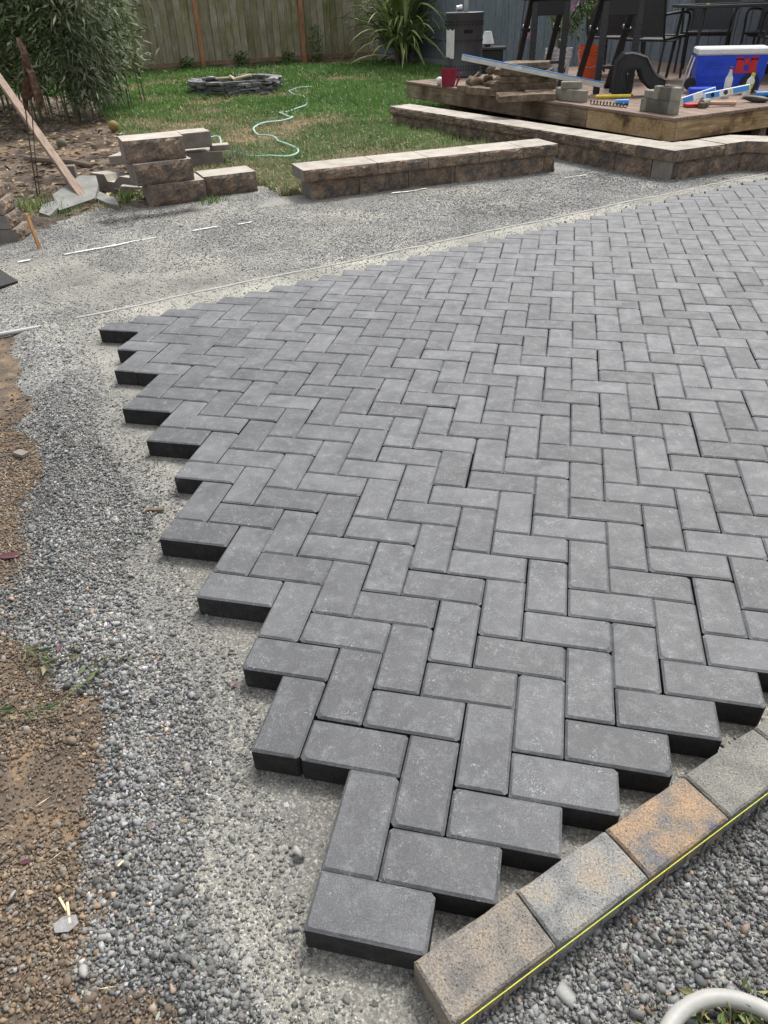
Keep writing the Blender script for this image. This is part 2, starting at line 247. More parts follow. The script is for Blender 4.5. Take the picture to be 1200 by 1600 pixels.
# ------------------------------------------------------------------ mesh helpers
class MB:
    def __init__(s): s.v = []; s.f = []; s.m = []
    def add(s, vs_, fs_, mi=0):
        o = len(s.v); s.v += [tuple(p) for p in vs_]; s.f += [tuple(i+o for i in f) for f in fs_]; s.m += [mi]*len(fs_); return s
    def box(s, a, b, mi=0):
        x0, y0, z0 = a; x1, y1, z1 = b
        return s.add([(x0, y0, z0), (x1, y0, z0), (x1, y1, z0), (x0, y1, z0), (x0, y0, z1), (x1, y0, z1), (x1, y1, z1), (x0, y1, z1)],
                     [(0, 3, 2, 1), (4, 5, 6, 7), (0, 1, 5, 4), (1, 2, 6, 5), (2, 3, 7, 6), (3, 0, 4, 7)], mi)
    def cbox(s, a, b, c=.004, mi=0, M=None):
        c = min(c, *[abs(b[i]-a[i])*.45 for i in range(3)]); vs_ = []; ix = {}
        for i in (0, 1):
            for j in (0, 1):
                for k in (0, 1):
                    p = [(a, b)[i][0], (a, b)[j][1], (a, b)[k][2]]; sg = [1-2*i, 1-2*j, 1-2*k]
                    for ax in range(3):
                        q = p[:]
                        for o in range(3):
                            if o != ax: q[o] += sg[o]*c
                        ix[i, j, k, ax] = len(vs_); vs_.append(q)
        fs_ = []
        for ax in range(3):
            o1, o2 = [(1, 2), (2, 0), (0, 1)][ax]
            for sd_ in (0, 1):
                q = []
                for (u, w) in ((0, 0), (1, 0), (1, 1), (0, 1)):
                    k = [0, 0, 0]; k[ax] = sd_; k[o1] = u; k[o2] = w; q.append(ix[(*k, ax)])
                fs_.append(tuple(q) if sd_ else tuple(q[::-1]))
            for u in (0, 1):
                for w in (0, 1):
                    k0 = [0, 0, 0]; k0[o1] = u; k0[o2] = w; k1 = k0[:]; k1[ax] = 1
                    q = [ix[(*k0, o1)], ix[(*k1, o1)], ix[(*k1, o2)], ix[(*k0, o2)]]
                    fs_.append(tuple(q) if (u == w) else tuple(q[::-1]))
        for i in (0, 1):
            for j in (0, 1):
                for k in (0, 1):
                    q = [ix[i, j, k, 0], ix[i, j, k, 1], ix[i, j, k, 2]]; fs_.append(tuple(q) if (i+j+k) % 2 else tuple(q[::-1]))
        if M is not None: vs_ = [tuple(M@Vector(q)) for q in vs_]
        return s.add(vs_, fs_, mi)
    def cyl(s, p0, p1, r0, r1=None, n=10, mi=0, cap=True): return s.tube([p0, p1], [r0, r0 if r1 is None else r1], n, mi, cap)
    def tube(s, pts, r, n=8, mi=0, cap=True):
        pts = [Vector(p) for p in pts]; rs = r if isinstance(r, (list, tuple)) else [r]*len(pts); o = len(s.v); T0 = None
        for i, p in enumerate(pts):
            t = (pts[min(i+1, len(pts)-1)]-pts[max(i-1, 0)])
            t = t.normalized() if t.length > 1e-9 else Vector((0, 0, 1))
            if T0 is None: A = t.orthogonal().normalized()
            else: A = (A-t*A.dot(t)); A = A.normalized() if A.length > 1e-6 else t.orthogonal().normalized()
            T0 = t; B = t.cross(A)
            for k in range(n): a = 2*pi*k/n; s.v.append(tuple(p+(A*cos(a)+B*sin(a))*rs[i]))
        for i in range(len(pts)-1):
            for k in range(n): s.f.append((o+i*n+k, o+i*n+(k+1) % n, o+(i+1)*n+(k+1) % n, o+(i+1)*n+k)); s.m.append(mi)
        if cap:
            s.f.append(tuple(o+k for k in range(n))[::-1]); s.f.append(tuple(o+(len(pts)-1)*n+k for k in range(n))); s.m += [mi, mi]
        return s
    def lathe(s, prof, n=24, mi=0, c=(0, 0, 0), cap=True):
        o = len(s.v)
        for r, z in prof:
            for k in range(n): a = 2*pi*k/n; s.v.append((c[0]+r*cos(a), c[1]+r*sin(a), c[2]+z))
        for i in range(len(prof)-1):
            for k in range(n): s.f.append((o+i*n+k, o+i*n+(k+1) % n, o+(i+1)*n+(k+1) % n, o+(i+1)*n+k)); s.m.append(mi)
        if cap: s.f.append(tuple(o+k for k in range(n))[::-1]); s.f.append(tuple(o+(len(prof)-1)*n+k for k in range(n))); s.m += [mi, mi]
        return s
    def prism(s, pts, z0, z1, mi=0, jit=0):
        n = len(pts); o = len(s.v); s.v += [(x, y, z0) for x, y in pts]+[(x, y, z1+(R.uniform(-jit, jit))) for x, y in pts]
        s.f += [tuple(o+i for i in range(n))[::-1], tuple(o+n+i for i in range(n))]+[(o+i, o+(i+1) % n, o+n+(i+1) % n, o+n+i) for i in range(n)]; s.m += [mi]*(n+2); return s
    def mesh(s, name, mats, smooth=False):
        me = bpy.data.meshes.new(name); me.from_pydata(s.v, [], s.f)
        for m in (mats if isinstance(mats, (list, tuple)) else [mats]): me.materials.append(m)
        if max(s.m or [0]) > 0: me.polygons.foreach_set('material_index', s.m)
        if smooth: me.polygons.foreach_set('use_smooth', [True]*len(me.polygons)); me.set_sharp_from_angle(angle=radians(40))
        me.update(); return me
    def build(s, name, mats, parent=None, loc=(0, 0, 0), rot=(0, 0, 0), smooth=False): return OBJ(name, s.mesh(name, mats, smooth), parent, loc, rot)
def OBJ(name, me, parent=None, loc=(0, 0, 0), rot=(0, 0, 0)):
    o = bpy.data.objects.new(name, me); COL.objects.link(o); o.location = loc
    o.rotation_euler = rot if isinstance(rot, (tuple, list, Vector)) or hasattr(rot, 'x') else (0, 0, rot)
    if parent: o.parent = parent
    return o
def tag(o, label=None, cat=None, group=None, kind=None):
    if label: o['label'] = label
    if cat: o['category'] = cat
    if group: o['group'] = group
    if kind: o['kind'] = kind
    return o
def EM(name, loc=(0, 0, 0), rz=0, label=None, cat=None, group=None, kind=None):
    o = bpy.data.objects.new(name, None); COL.objects.link(o); o.location = loc; o.rotation_euler = (0, 0, rz); o.empty_display_size = .1
    return tag(o, label, cat, group, kind)
def np_mesh(name, V, F, mats, attrs=None, fattr=None):
    """V (n,3), F (m,k) constant-size polygons; attrs {name: (n,) or (n,3)} per vertex"""
    me = bpy.data.meshes.new(name); n, (m, k) = len(V), F.shape
    me.vertices.add(n); me.vertices.foreach_set('co', V.astype(np.float32).ravel())
    me.loops.add(m*k); me.loops.foreach_set('vertex_index', F.astype(np.int32).ravel())
    me.polygons.add(m); me.polygons.foreach_set('loop_start', np.arange(0, m*k, k, dtype=np.int32)); me.polygons.foreach_set('loop_total', np.full(m, k, np.int32))
    for mm in (mats if isinstance(mats, (list, tuple)) else [mats]): me.materials.append(mm)
    me.update(calc_edges=True)
    for an, av in (attrs or {}).items():
        if av.ndim == 1: a = me.attributes.new(an, 'FLOAT', 'POINT'); a.data.foreach_set('value', av.astype(np.float32))
        else: a = me.attributes.new(an, 'FLOAT_COLOR', 'POINT'); a.data.foreach_set('color', np.concatenate([av, np.ones((n, 1))], 1).astype(np.float32).ravel())
    return me
def vnoise(x, y, s, seed=0):
    """smooth value noise in numpy, range about 0..1"""
    x = np.asarray(x)*s+seed*17.3; y = np.asarray(y)*s-seed*9.1; xi = np.floor(x).astype(np.int64); yi = np.floor(y).astype(np.int64); fx = x-xi; fy = y-yi
    fx = fx*fx*(3-2*fx); fy = fy*fy*(3-2*fy)
    def h(a, b): q = (a*374761393+b*668265263+seed*1442695)&0x7fffffff; q = ((q^(q>>13))*1274126177)&0x7fffffff; return ((q^(q>>16))&0xffff)/65535.
    return (h(xi, yi)*(1-fx)+h(xi+1, yi)*fx)*(1-fy)+(h(xi, yi+1)*(1-fx)+h(xi+1, yi+1)*fx)*fy
def fbm(x, y, s, seed=0, o=4): return sum(vnoise(x, y, s*2**i, seed+i)*.5**i for i in range(o))/sum(.5**i for i in range(o))
def inpoly(x, y, poly):
    r = np.zeros(np.shape(x), bool); n = len(poly)
    for i in range(n):
        (x0, y0), (x1, y1) = poly[i], poly[(i+1) % n]
        if y0 == y1: continue
        c = ((y0 > y) != (y1 > y)) & (x < (x1-x0)*(y-y0)/(y1-y0)+x0); r ^= c
    return r

# ------------------------------------------------------------------ layout fields
A0, A1 = np.array([-1.59, 5.09]), np.array([.23, 6.32])            # low wall, front top edge
BC, B1 = np.array([1.13, 6.02]), np.array([-1.73, 8.83]); C1 = np.array([1.73, 6.49]); D1 = np.array([3.6, 6.15])
FEN0, FEN1 = np.array([-12.7, 13.62]), np.array([-4.1, 19.34]); HOU1 = np.array([6.2, 7.2])
LAWN = [(-2.15, 5.55), (-1.8, 5.3), (.1, 6.52), (.35, 7.0), (-1.65, 9.0), (-1.5, 9.8), (3.0, 13.5), (-4.1, 19.4), (-12.7, 13.7), (-9.5, 12.6), (-7.4, 12.0), (-5.45, 9.0), (-3.9, 6.9), (-3.3, 6.0), (-2.9, 5.75)]
SOIL_L = [(-2.9, 5.6), (-2.7, 4.82), (-3.1, 4.72), (-3.2, 4.35), (-3.35, 3.75), (-6, 2.6), (-30, -3), (-30, 30), (-7.4, 12.2), (-5.45, 9.0), (-3.9, 6.9), (-3.3, 6.0)]
SOIL_D = [(1.35, 6.4), (.45, 7.1), (-1.65, 9.05), (-1.5, 9.8), (3.0, 13.6), (7.5, 7), (3.6, 6.6), (1.75, 6.95)]
yb = [-.5, -.16, -.02, .17, .31, .40, .52, .69, .85, .93, 1.15, 1.38, 1.84, 2.2, 2.32]; xb_ = [-.1, -.25, -.40, -.52, -.59, -.64, -.84, -.98, -1.1, -1.18, -1.3, -1.42, -1.77, -2.08, -2.25]
yp = [-.5, -.1, 0, .3, .5, .9, 1.2, 1.6, 1.9, 2.3, 2.5]; xp_ = [.25, .1, 0, -.2, -.3, -.7, -.8, -1.2, -1.4, -1.7, -1.75]
def XB(y): return np.interp(y, yb, xb_)
def fields(x, y):
    """height, fines 0..1, brown 0..1"""
    x = np.asarray(x, float); y = np.asarray(y, float); u = x-y
    n = fbm(x, y, 5, 3); n2 = fbm(x, y, 1.7, 8)
    xb = XB(y)+(n-.5)*.28; xp = np.interp(y, yp, xp_); w = (x-xb)/np.maximum(xp-xb, .15)
    near = y < 2.45
    fines = np.where(near, np.clip((w-.42)*1.9+(n2-.5)*1.2, 0, 1), 0)
    far = np.clip(.45+(fbm(x, y, 1.1, 5)-.5)*2.4, .1, .95)
    strip = np.clip((u+4.62)*7, 0, 1)
    far = np.maximum(far, strip*.95)
    k = np.clip((y-2.2)/.5, 0, 1); fines = fines*(1-k)+far*k
    heap = np.exp(-(((x+.83)/.10)**2+((y-1.04)/.12)**2)); fines = fines*(1-.9*heap)
    out = np.clip((u-.30)/.02, 0, 1)*(x+y < 3.2); fines = fines*(1-out)
    fines = np.where((u > -4.1)&(u < .2)&(x > xp-.05), .92, fines)
    brown = np.where(y < 2.5, np.clip(.5-(x-xb)/.12, 0, 1), 0)*np.clip((2.36-y)/.1, 0, 1)
    brown = brown*np.clip(1-np.exp(-((y-.62)/.09)**2)*1.1*(x > -1.1), 0, 1)
    h = -.062+(fbm(x, y, 2.2, 1)-.5)*.012+(fbm(x, y, 9, 2)-.5)*.010
    h = h+np.where(near, .022*np.exp(-((w-.33)/.22)**2), 0)+.012*heap
    h = h+out*.008
    inside = (u > -4.05)&(u < .19)&(x > xp); h = np.where(inside, np.minimum(h, -.0615), h)
    return h, fines, brown
def dark_patch(x, y):  # darkens a strip of ground in front of the block stack
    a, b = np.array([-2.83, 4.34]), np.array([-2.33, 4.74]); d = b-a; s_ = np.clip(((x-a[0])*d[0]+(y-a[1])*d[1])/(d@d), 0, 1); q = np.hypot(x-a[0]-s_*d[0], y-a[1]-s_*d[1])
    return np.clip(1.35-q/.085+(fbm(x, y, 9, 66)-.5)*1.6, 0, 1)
def gh(x, y): return float(fields(np.array([x]), np.array([y]))[0][0])

# ------------------------------------------------------------------ ground: one polar sheet, split by what covers it
def build_ground():
    an = np.concatenate([np.radians(np.arange(160, 415, 7.0)), np.radians(np.linspace(415, 520, 430, endpoint=False))])  # wraps: 55..160 deg fine
    an = np.unique(np.round(an, 6)); na = len(an)
    rr = [.02]; 
    while rr[-1] < 260: rr.append(rr[-1]*(1.0105 if .25 < rr[-1] < 9 else (1.03 if rr[-1] < 25 else 1.2))+(.0 if rr[-1] > .2 else .03))
    rr = np.array(rr); nr = len(rr)
    X = .28+rr[:, None]*np.cos(an)[None]; Y = -.5+rr[:, None]*np.sin(an)[None]
    h, fi, br = fields(X, Y)
    s_fade = np.clip((60-rr)/30, 0, 1)[:, None]; h = -.062+(h+.062)*s_fade
    lawnm = inpoly(X+(fbm(X, Y, 3, 21)-.5)*.35, Y+(fbm(X, Y, 3, 22)-.5)*.35, LAWN)
    soilm = inpoly(X+(fbm(X, Y, 4, 23)-.5)*.25, Y+(fbm(X, Y, 4, 24)-.5)*.25, SOIL_L) | inpoly(X, Y, SOIL_D)
    h = h+np.where(lawnm | soilm, (fbm(X, Y, 6, 31)-.5)*.05, 0)
    dry = np.clip((fbm(X, Y, .9, 12)-.57)*6+np.clip((6.9-Y)/1.6, 0, 1)*.3, 0, 1)
    for cx, cy, a, q in ((-4.25, 12.0, .45, .9), (-4.6, 10.1, .5, .9), (-4.0, 9.0, .4, .9), (-1.5, 6.9, .35, 1), (-3.2, 6.0, .6, .6), (-5.0, 10.9, .3, .8)): dry = np.maximum(dry, q*np.exp(-((X-cx)**2+(Y-cy)**2)/a**2))
    V = np.stack([X, Y, h], -1).reshape(-1, 3); idx = np.arange(nr*na).reshape(nr, na)
    a = idx[:-1]; b = idx[1:]; F = np.stack([a, b, np.roll(b, -1, 1), np.roll(a, -1, 1)], -1).reshape(-1, 4)
    cx = V[F].mean(1); cls = np.zeros(len(F), int)
    cls[soilm.ravel()[F[:, 0]]] = 1; cls[lawnm.ravel()[F[:, 0]]] = 2
    rad = np.hypot(cx[:, 0], cx[:, 1]); cls[(cls == 0)&((rad > 9)|(cx[:, 0] > 6)|(cx[:, 1] < -4))] = 2
    sand = np.clip((Y-1.0)/2.2, 0, 1)*np.clip(.25+(fbm(X, Y, 1.4, 61)-.5)*1.6+np.clip((X-Y+4.6)*6, 0, 1), 0, 1)
    at = {'dark_patch': dark_patch(X, Y).ravel(), 'sand': sand.ravel(), 'fines': fi.ravel(), 'brown': br.ravel(), 'dry': dry.ravel()}
    for k, (nm, mt) in enumerate((('gravel_bed', m_gravel), ('soil', m_soil), ('lawn', m_lawn))):
        f = F[cls == k]; used, inv = np.unique(f, return_inverse=True)
        o = OBJ(nm, np_mesh(nm, V[used], inv.reshape(-1, 4), mt, {q: w[used] for q, w in at.items()})); o['kind'] = 'structure'
        if k == 0:   # plug under the camera
            c0 = idx[0]; me = np_mesh('gravel_centre', V[c0], np.arange(na)[None], mt, {q: w[c0] for q, w in at.items()}); q = OBJ('gravel_centre', me, o); q['kind'] = 'structure'
build_ground()

# ------------------------------------------------------------------ loose stones, grass
ICO = None
def ico():
    g = (1+5**.5)/2; v = np.array([(-1, g, 0), (1, g, 0), (-1, -g, 0), (1, -g, 0), (0, -1, g), (0, 1, g), (0, -1, -g), (0, 1, -g), (g, 0, -1), (g, 0, 1), (-g, 0, -1), (-g, 0, 1)])/1.9
    f = np.array([(0, 11, 5), (0, 5, 1), (0, 1, 7), (0, 7, 10), (0, 10, 11), (1, 5, 9), (5, 11, 4), (11, 10, 2), (10, 7, 6), (7, 1, 8), (3, 9, 4), (3, 4, 2), (3, 2, 6), (3, 6, 8), (3, 8, 9), (4, 9, 5), (2, 4, 11), (6, 2, 10), (8, 6, 7), (9, 8, 1)]); return v, f
def octa():
    v = np.array([(1, 0, 0), (0, 1, 0), (-1, 0, 0), (0, -1, 0), (.2, .1, 1), (0, 0, -1)], float); f = np.array([(0, 1, 4), (1, 2, 4), (2, 3, 4), (3, 0, 4), (1, 0, 5), (2, 1, 5), (3, 2, 5), (0, 3, 5)]); return v, f
def cube():
    v = np.array([(x, y, z) for x in (-1, 1) for y in (-1, 1) for z in (-1, 1)], float)*.8
    f = np.array([(0, 1, 3), (0, 3, 2), (4, 6, 7), (4, 7, 5), (0, 4, 5), (0, 5, 1), (2, 3, 7), (2, 7, 6), (0, 2, 6), (0, 6, 4), (1, 5, 7), (1, 7, 3)]); return v, f
def rotmats(n, flat=1.):
    a = rng.uniform(0, 2*pi, n); b = rng.normal(0, .45*flat, n); c = rng.normal(0, .45*flat, n)
    ca, sa, cb, sb, cc, sc = np.cos(a), np.sin(a), np.cos(b), np.sin(b), np.cos(c), np.sin(c); z = np.zeros(n); o = z+1
    Rz = np.stack([ca, -sa, z, sa, ca, z, z, z, o], -1).reshape(n, 3, 3); Ry = np.stack([cb, z, sb, z, o, z, -sb, z, cb], -1).reshape(n, 3, 3); Rx = np.stack([o, z, z, z, cc, -sc, z, sc, cc], -1).reshape(n, 3, 3)
    return Rz@Ry@Rx
def stones(name, x, y, z, size, col, shape='ico', flat=.5, rnd=.3):
    bv, bf = {'ico': ico, 'octa': octa, 'chip': cube}[shape](); n = len(x); k = len(bv)
    sc = np.stack([size*rng.uniform(.8, 1.4, n), size*rng.uniform(.55, 1.0, n), size*rng.uniform(flat*.45, flat*1.1, n)], -1)*.5
    bx = np.broadcast_to(bv[None], (n, k, 3))
    if shape == 'ico' and rnd > .15: bx = np.einsum('nij,nkj->nki', rotmats(n, 3), bx); bx = bx/np.abs(bx).max(2, keepdims=True)**.75*.95; bx = bx+rng.normal(0, .10, (n, k, 3)); bx = bx+bx[..., [1, 2, 0]]*rng.normal(0, .3, (n, 1, 1)); rnd = .06
    if shape == 'chip':
        cc_ = rng.uniform(.35, 1.0, (n, 1, 3)); top = bx[..., 2:3] > 0; bx = np.where(top, bx*np.concatenate([cc_[..., :2], np.ones((n, 1, 1))], -1), bx)+rng.normal(0, .20, (n, k, 3)); rnd = .05
    v = bx*(1+rng.normal(0, rnd, (n, k, 1)))*sc[:, None]; v = np.einsum('nij,nkj->nki', rotmats(n), v); v += np.stack([x, y, z], -1)[:, None]
    F = (bf[None]+(np.arange(n)*k)[:, None, None]).reshape(-1, 3)
    me = np_mesh(name, v.reshape(-1, 3), F, m_stone, {'tint': np.repeat(col, k, 0)}); return tag(OBJ(name, me), kind='stuff')
def visible(x, y, z, m=25):
    px, py, t = project(x, y, z); return (t > .3)&(px > -m)&(px < 1200+m)&(py > -m)&(py < 1600+m)
def polar(n, r0, r1, p=1.):
    r = np.sqrt(rng.uniform(r0**2, r1**2, n)); a = np.radians(rng.uniform(44, 165, n)); return .28+r*np.cos(a), -.5+r*np.sin(a)
def grey_cols(n, lo=.07, hi=.42):
    g = lo+(hi-lo)*rng.beta(1.5, 2.3, n); c = np.stack([g, g*.995, g*.96], -1)*rng.normal(1, .03, (n, 3)); k = rng.random(n) < .05; c[k] *= 1.6; k = rng.random(n) < .04; c[k] *= np.array([1.35, 1.05, .8]); return np.clip(c, .02, .75)
def paved(x, y):
    u = x-y; xp = np.interp(y, yp, xp_); return (u > -4.08)&(u < .18)&(x > xp+.03)
def scatter():
    # near coarse + fines chips
    x, y = polar(640000, .15, 3.05); h, fi, br = fields(x, y); ok = visible(x, y, h)&~paved(x, y); x, y, h, fi, br = [q[ok] for q in (x, y, h, fi, br)]
    u = x-y; on_edge = (u > .19)&(u < .325); keep = ~on_edge; pr = rng.random(len(x)); r = np.hypot(x-.28, y+.5)
    isb = br+(rng.random(len(x))-.5)*.5 > .5
    pc = np.where(fi < .5, 1.0, .5-.25*fi)*np.clip((3.05-r)/1.15, 0, 1); keep &= pr < pc
    g = keep&~isb; n = g.sum(); sz = np.where(fi[g] < .5, rng.lognormal(np.log(.0070), .34, n), rng.lognormal(np.log(.0052), .38, n))
    col = grey_cols(n, .055, .36); cf = fi[g][:, None]; char = fbm(x[g], y[g], 2.3, 77)[:, None]; col = col*np.clip(.45+1.15*char, .5, 1.25); col = col*(1-.5*cf)+np.array([.16, .156, .142])*(.5*cf)
    hh = h[g]+sz*rng.uniform(.0, .38, n)*np.where(fi[g] < .5, 1, .55)
    near = np.hypot(x[g]-.28, y[g]+.5) < 1.62; globals()['NST'] = (int(near.sum()), int((~near).sum()))
    xg, yg = x[g], y[g]
    stones('coarse_gravel', xg[near], yg[near], hh[near], sz[near], col[near], 'chip', .7)
    stones('gravel_chips', xg[~near], yg[~near], hh[~near], sz[~near]*1.1, col[~near]*.9, 'octa', .6)
    b = keep&isb&(rng.random(len(x)) < np.clip((fbm(x, y, 7, 91)-.34)*7, .2, 1)); n = b.sum(); k = rng.random(n); c = np.where(k[:, None] < .6, np.array([.125, .096, .070]), np.where(k[:, None] < .88, np.array([.20, .145, .095]), np.array([.19, .18, .16])))*rng.normal(1, .22, (n, 1))
    stones('brown_pea_gravel', x[b], y[b], h[b]+.001+rng.uniform(0, .002, n), rng.lognormal(np.log(.0055), .42, n), np.clip(c*(.7+.9*fbm(x[b], y[b], 6, 71))[:, None], .03, .5), 'ico', .75, .12)
    nC = 260; yy = rng.uniform(-.3, 2.2, nC); xx = XB(yy)-np.abs(rng.normal(.03, .3, nC)); hC = fields(xx, yy)[0]
    stones('soil_clods', xx, yy, hC+.003, rng.lognormal(np.log(.010), .3, nC), np.array([.15, .112, .078])*rng.uniform(.6, 1.3, (nC, 1)), 'ico', .7, .14)
    # middle distance
    x, y = polar(450000, 1.9, 7.2); h, fi, br = fields(x, y); ok = (rng.random(len(x)) < np.clip((np.hypot(x-.28, y+.5)-1.9)/1.1, 0, 1))&(br < .5)& visible(x, y, h)&~paved(x, y)&~inpoly(x, y, LAWN)&~inpoly(x, y, SOIL_L)&~inpoly(x, y, SOIL_D)&(rng.random(len(x)) < np.where(fi > .8, .3, .8))
    x, y, h, fi = x[ok], y[ok], h[ok], fi[ok]
    dA = (x-A0[0])*.56-(y-A0[1])*.83; ok = ~((dA < .03)&(x > -1.9)&(x < .5)); x, y, h, fi = x[ok], y[ok], h[ok], fi[ok]
    n = len(x); sz = rng.lognormal(np.log(.0080), .3, n); col = grey_cols(n, .11, .38)
    stones('path_gravel', x, y, h+sz*.12, sz, (col*(1-.45*fi[:, None])+np.array([.3, .29, .26])*.45*fi[:, None])*np.clip(.35+1.3*fbm(x, y, 1.9, 55), .6, 1.4)[:, None]*(1-.72*dark_patch(x, y))[:, None], 'octa', .55)
    # single pale stones
    spots = [(187, 722, .022), (218, 1465, .03), (180, 812, .025), (205, 898, .022), (18, 1400, .03), (130, 1516, .024), (467, 1332, .022), (430, 1002, .016), (283, 352, .03), (170, 805, .02)]
    P_ = []
    for px, py, s in spots:
        d = cf_+(px-600)/1128.2*cr_-(py-800)/1128.2*cu_; t = (-.05-CP[2])/d[2]; P_.append((CP[0]+t*d[0], CP[1]+t*d[1], -.05, s))
    P_ = np.array(P_); stones('pale_stones', P_[:, 0], P_[:, 1], P_[:, 2], P_[:, 3], np.full((len(P_), 3), .30)*np.array([1, .97, .92]), 'ico', .42, .16)
scatter()

def dryness(x, y):
    dry = np.clip((fbm(x, y, .9, 12)-.57)*6+np.clip((6.9-y)/1.6, 0, 1)*.3, 0, 1)
    for cx, cy, a, q in ((-4.25, 12.0, .45, .9), (-4.6, 10.1, .5, .9), (-4.0, 9.0, .4, .9), (-1.5, 6.9, .35, 1), (-3.2, 6.0, .6, .6), (-5.0, 10.9, .3, .8)): dry = np.maximum(dry, q*np.exp(-((x-cx)**2+(y-cy)**2)/a**2))
    return dry
def blades(name, x, y, z, hgt, wid, col, lean=.6):
    n = len(x); a = rng.uniform(0, 2*pi, n); l = rng.normal(0, lean, n)*hgt; b = rng.uniform(0, 2*pi, n); dx, dy = np.cos(a)*wid/2, np.sin(a)*wid/2; lx, ly = np.cos(b)*l, np.sin(b)*l
    v = np.empty((n, 5, 3)); v[:, 0] = np.stack([x-dx, y-dy, z], -1); v[:, 1] = np.stack([x+dx, y+dy, z], -1)
    v[:, 2] = np.stack([x+dx*.8+lx*.35, y+dy*.8+ly*.35, z+hgt*.6], -1); v[:, 3] = np.stack([x-dx*.8+lx*.35, y-dy*.8+ly*.35, z+hgt*.6], -1)
    v[:, 4] = np.stack([x+lx, y+ly, z+hgt*np.clip(1-np.abs(l/hgt)*.35, .35, 1)], -1)
    o = (np.arange(n)*5)[:, None]; F = np.concatenate([np.array([[0, 1, 2]])+o, np.array([[0, 2, 3]])+o, np.array([[3, 2, 4]])+o])
    me = np_mesh(name, v.reshape(-1, 3), F, m_leaf, {'tint': np.repeat(col, 5, 0)}); return tag(OBJ(name, me), kind='stuff')
def grass():
    n = 520000; r = 5.2*(19.5/5.2)**rng.random(n); a = np.radians(rng.uniform(92, 137, n)); x, y = .28+r*np.cos(a), -.5+r*np.sin(a)
    ok = inpoly(x+(fbm(x, y, 3, 21)-.5)*.3, y+(fbm(x, y, 3, 22)-.5)*.3, LAWN)&visible(x, y, x*0, 15); x, y, r = x[ok], y[ok], r[ok]
    d = dryness(x, y); cl = fbm(x, y, 5, 41); keep = rng.random(len(x)) < np.clip(1.15-d*.75, .12, 1)*np.clip(cl*1.5, .3, 1)
    x, y, r, d, cl = x[keep], y[keep], r[keep], d[keep], cl[keep]; n = len(x)
    h = (.035+.05*cl+.03*fbm(x, y, 1.3, 44))*(1-.45*d)*rng.uniform(.5, 1.45, n)*np.clip(.9+(y-6)*.05, .9, 1.4); w = .0042+r*.00075
    g = np.array([.065, .165, .03]); g2 = np.array([.175, .30, .075]); s = np.array([.42, .37, .22]); k = np.clip(rng.beta(2, 2, n)[:, None]+(fbm(x, y, 2, 46)[:, None]-.5)*1.2, 0, 1)
    col = g*(1-k)+g2*k; front = np.clip((10.2-y)/3.8, 0, 1)*.6*np.clip(.4+1.2*fbm(x, y, 1.6, 48), .5, 1.3); m = (rng.random(n) < d*.75+.05+front*.7)[:, None]; col = np.where(m, s*rng.uniform(.55, 1.15, (n, 1)), col*(1-front[:, None]*.55)+front[:, None]*np.array([.20, .22, .13])*.75)
    blades('grass', x, y, x*0-.075, h, w, np.clip(col, .01, .7), .75)
grass()

# ------------------------------------------------------------------ herringbone patio
def paver_mesh(seed):
    q = random.Random(seed); L, Wd, H, c, e = .1980, .0980, .06, .0048, .004; hx, hy = L/2, Wd/2
    def ring(x, y, z, rc, n): # rounded-corner outline with a slightly uneven arris
        pts = []
        for ci, (sx, sy) in enumerate(((1, 1), (-1, 1), (-1, -1), (1, -1))):
            rc = chip_[ci]*(1.6 if z > -.001 else 1)
            ks = (0, 1) if sx*sy > 0 else (1, 0)
            for k in ks:
                pts.append((sx*(x-(rc if k else 0)), sy*(y-(0 if k else rc)), z+q.uniform(-n, n)))
        return pts
    chip_ = [q.uniform(.002, .0035)+(q.uniform(.002, .006) if q.random() < .3 else 0) for _ in range(4)]
    m = MB(); v = ring(hx, hy, -H, .002, 0)+ring(hx, hy, -c*.8, .002, .0007)+ring(hx-c-.0004*q.random(), hy-c-.0004*q.random(), 0, .003, .0001)
    f = [tuple(range(16, 24))]
    for i in range(8):
        j = (i+1) % 8; f += [(8+i, 8+j, 16+j, 16+i), (i, j, 8+j, 8+i)]
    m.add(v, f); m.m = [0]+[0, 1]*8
    for sx, sy in ((-.33, -1), (.33, -1), (-.33, 1), (.33, 1)):
        x0 = hx*sx; y = hy*sy; m.add([(x0-.003, y-sy*.001, -H), (x0+.003, y-sy*.001, -H), (x0+.003, y-sy*.001, -.010), (x0-.003, y-sy*.001, -.010), (x0, y+sy*.0012, -H), (x0, y+sy*.0012, -.012)],
                                     [(0, 4, 5, 3), (4, 1, 2, 5), (3, 5, 2)] if sy < 0 else [(4, 0, 3, 5), (1, 4, 5, 2), (5, 3, 2)], 1)
    return m
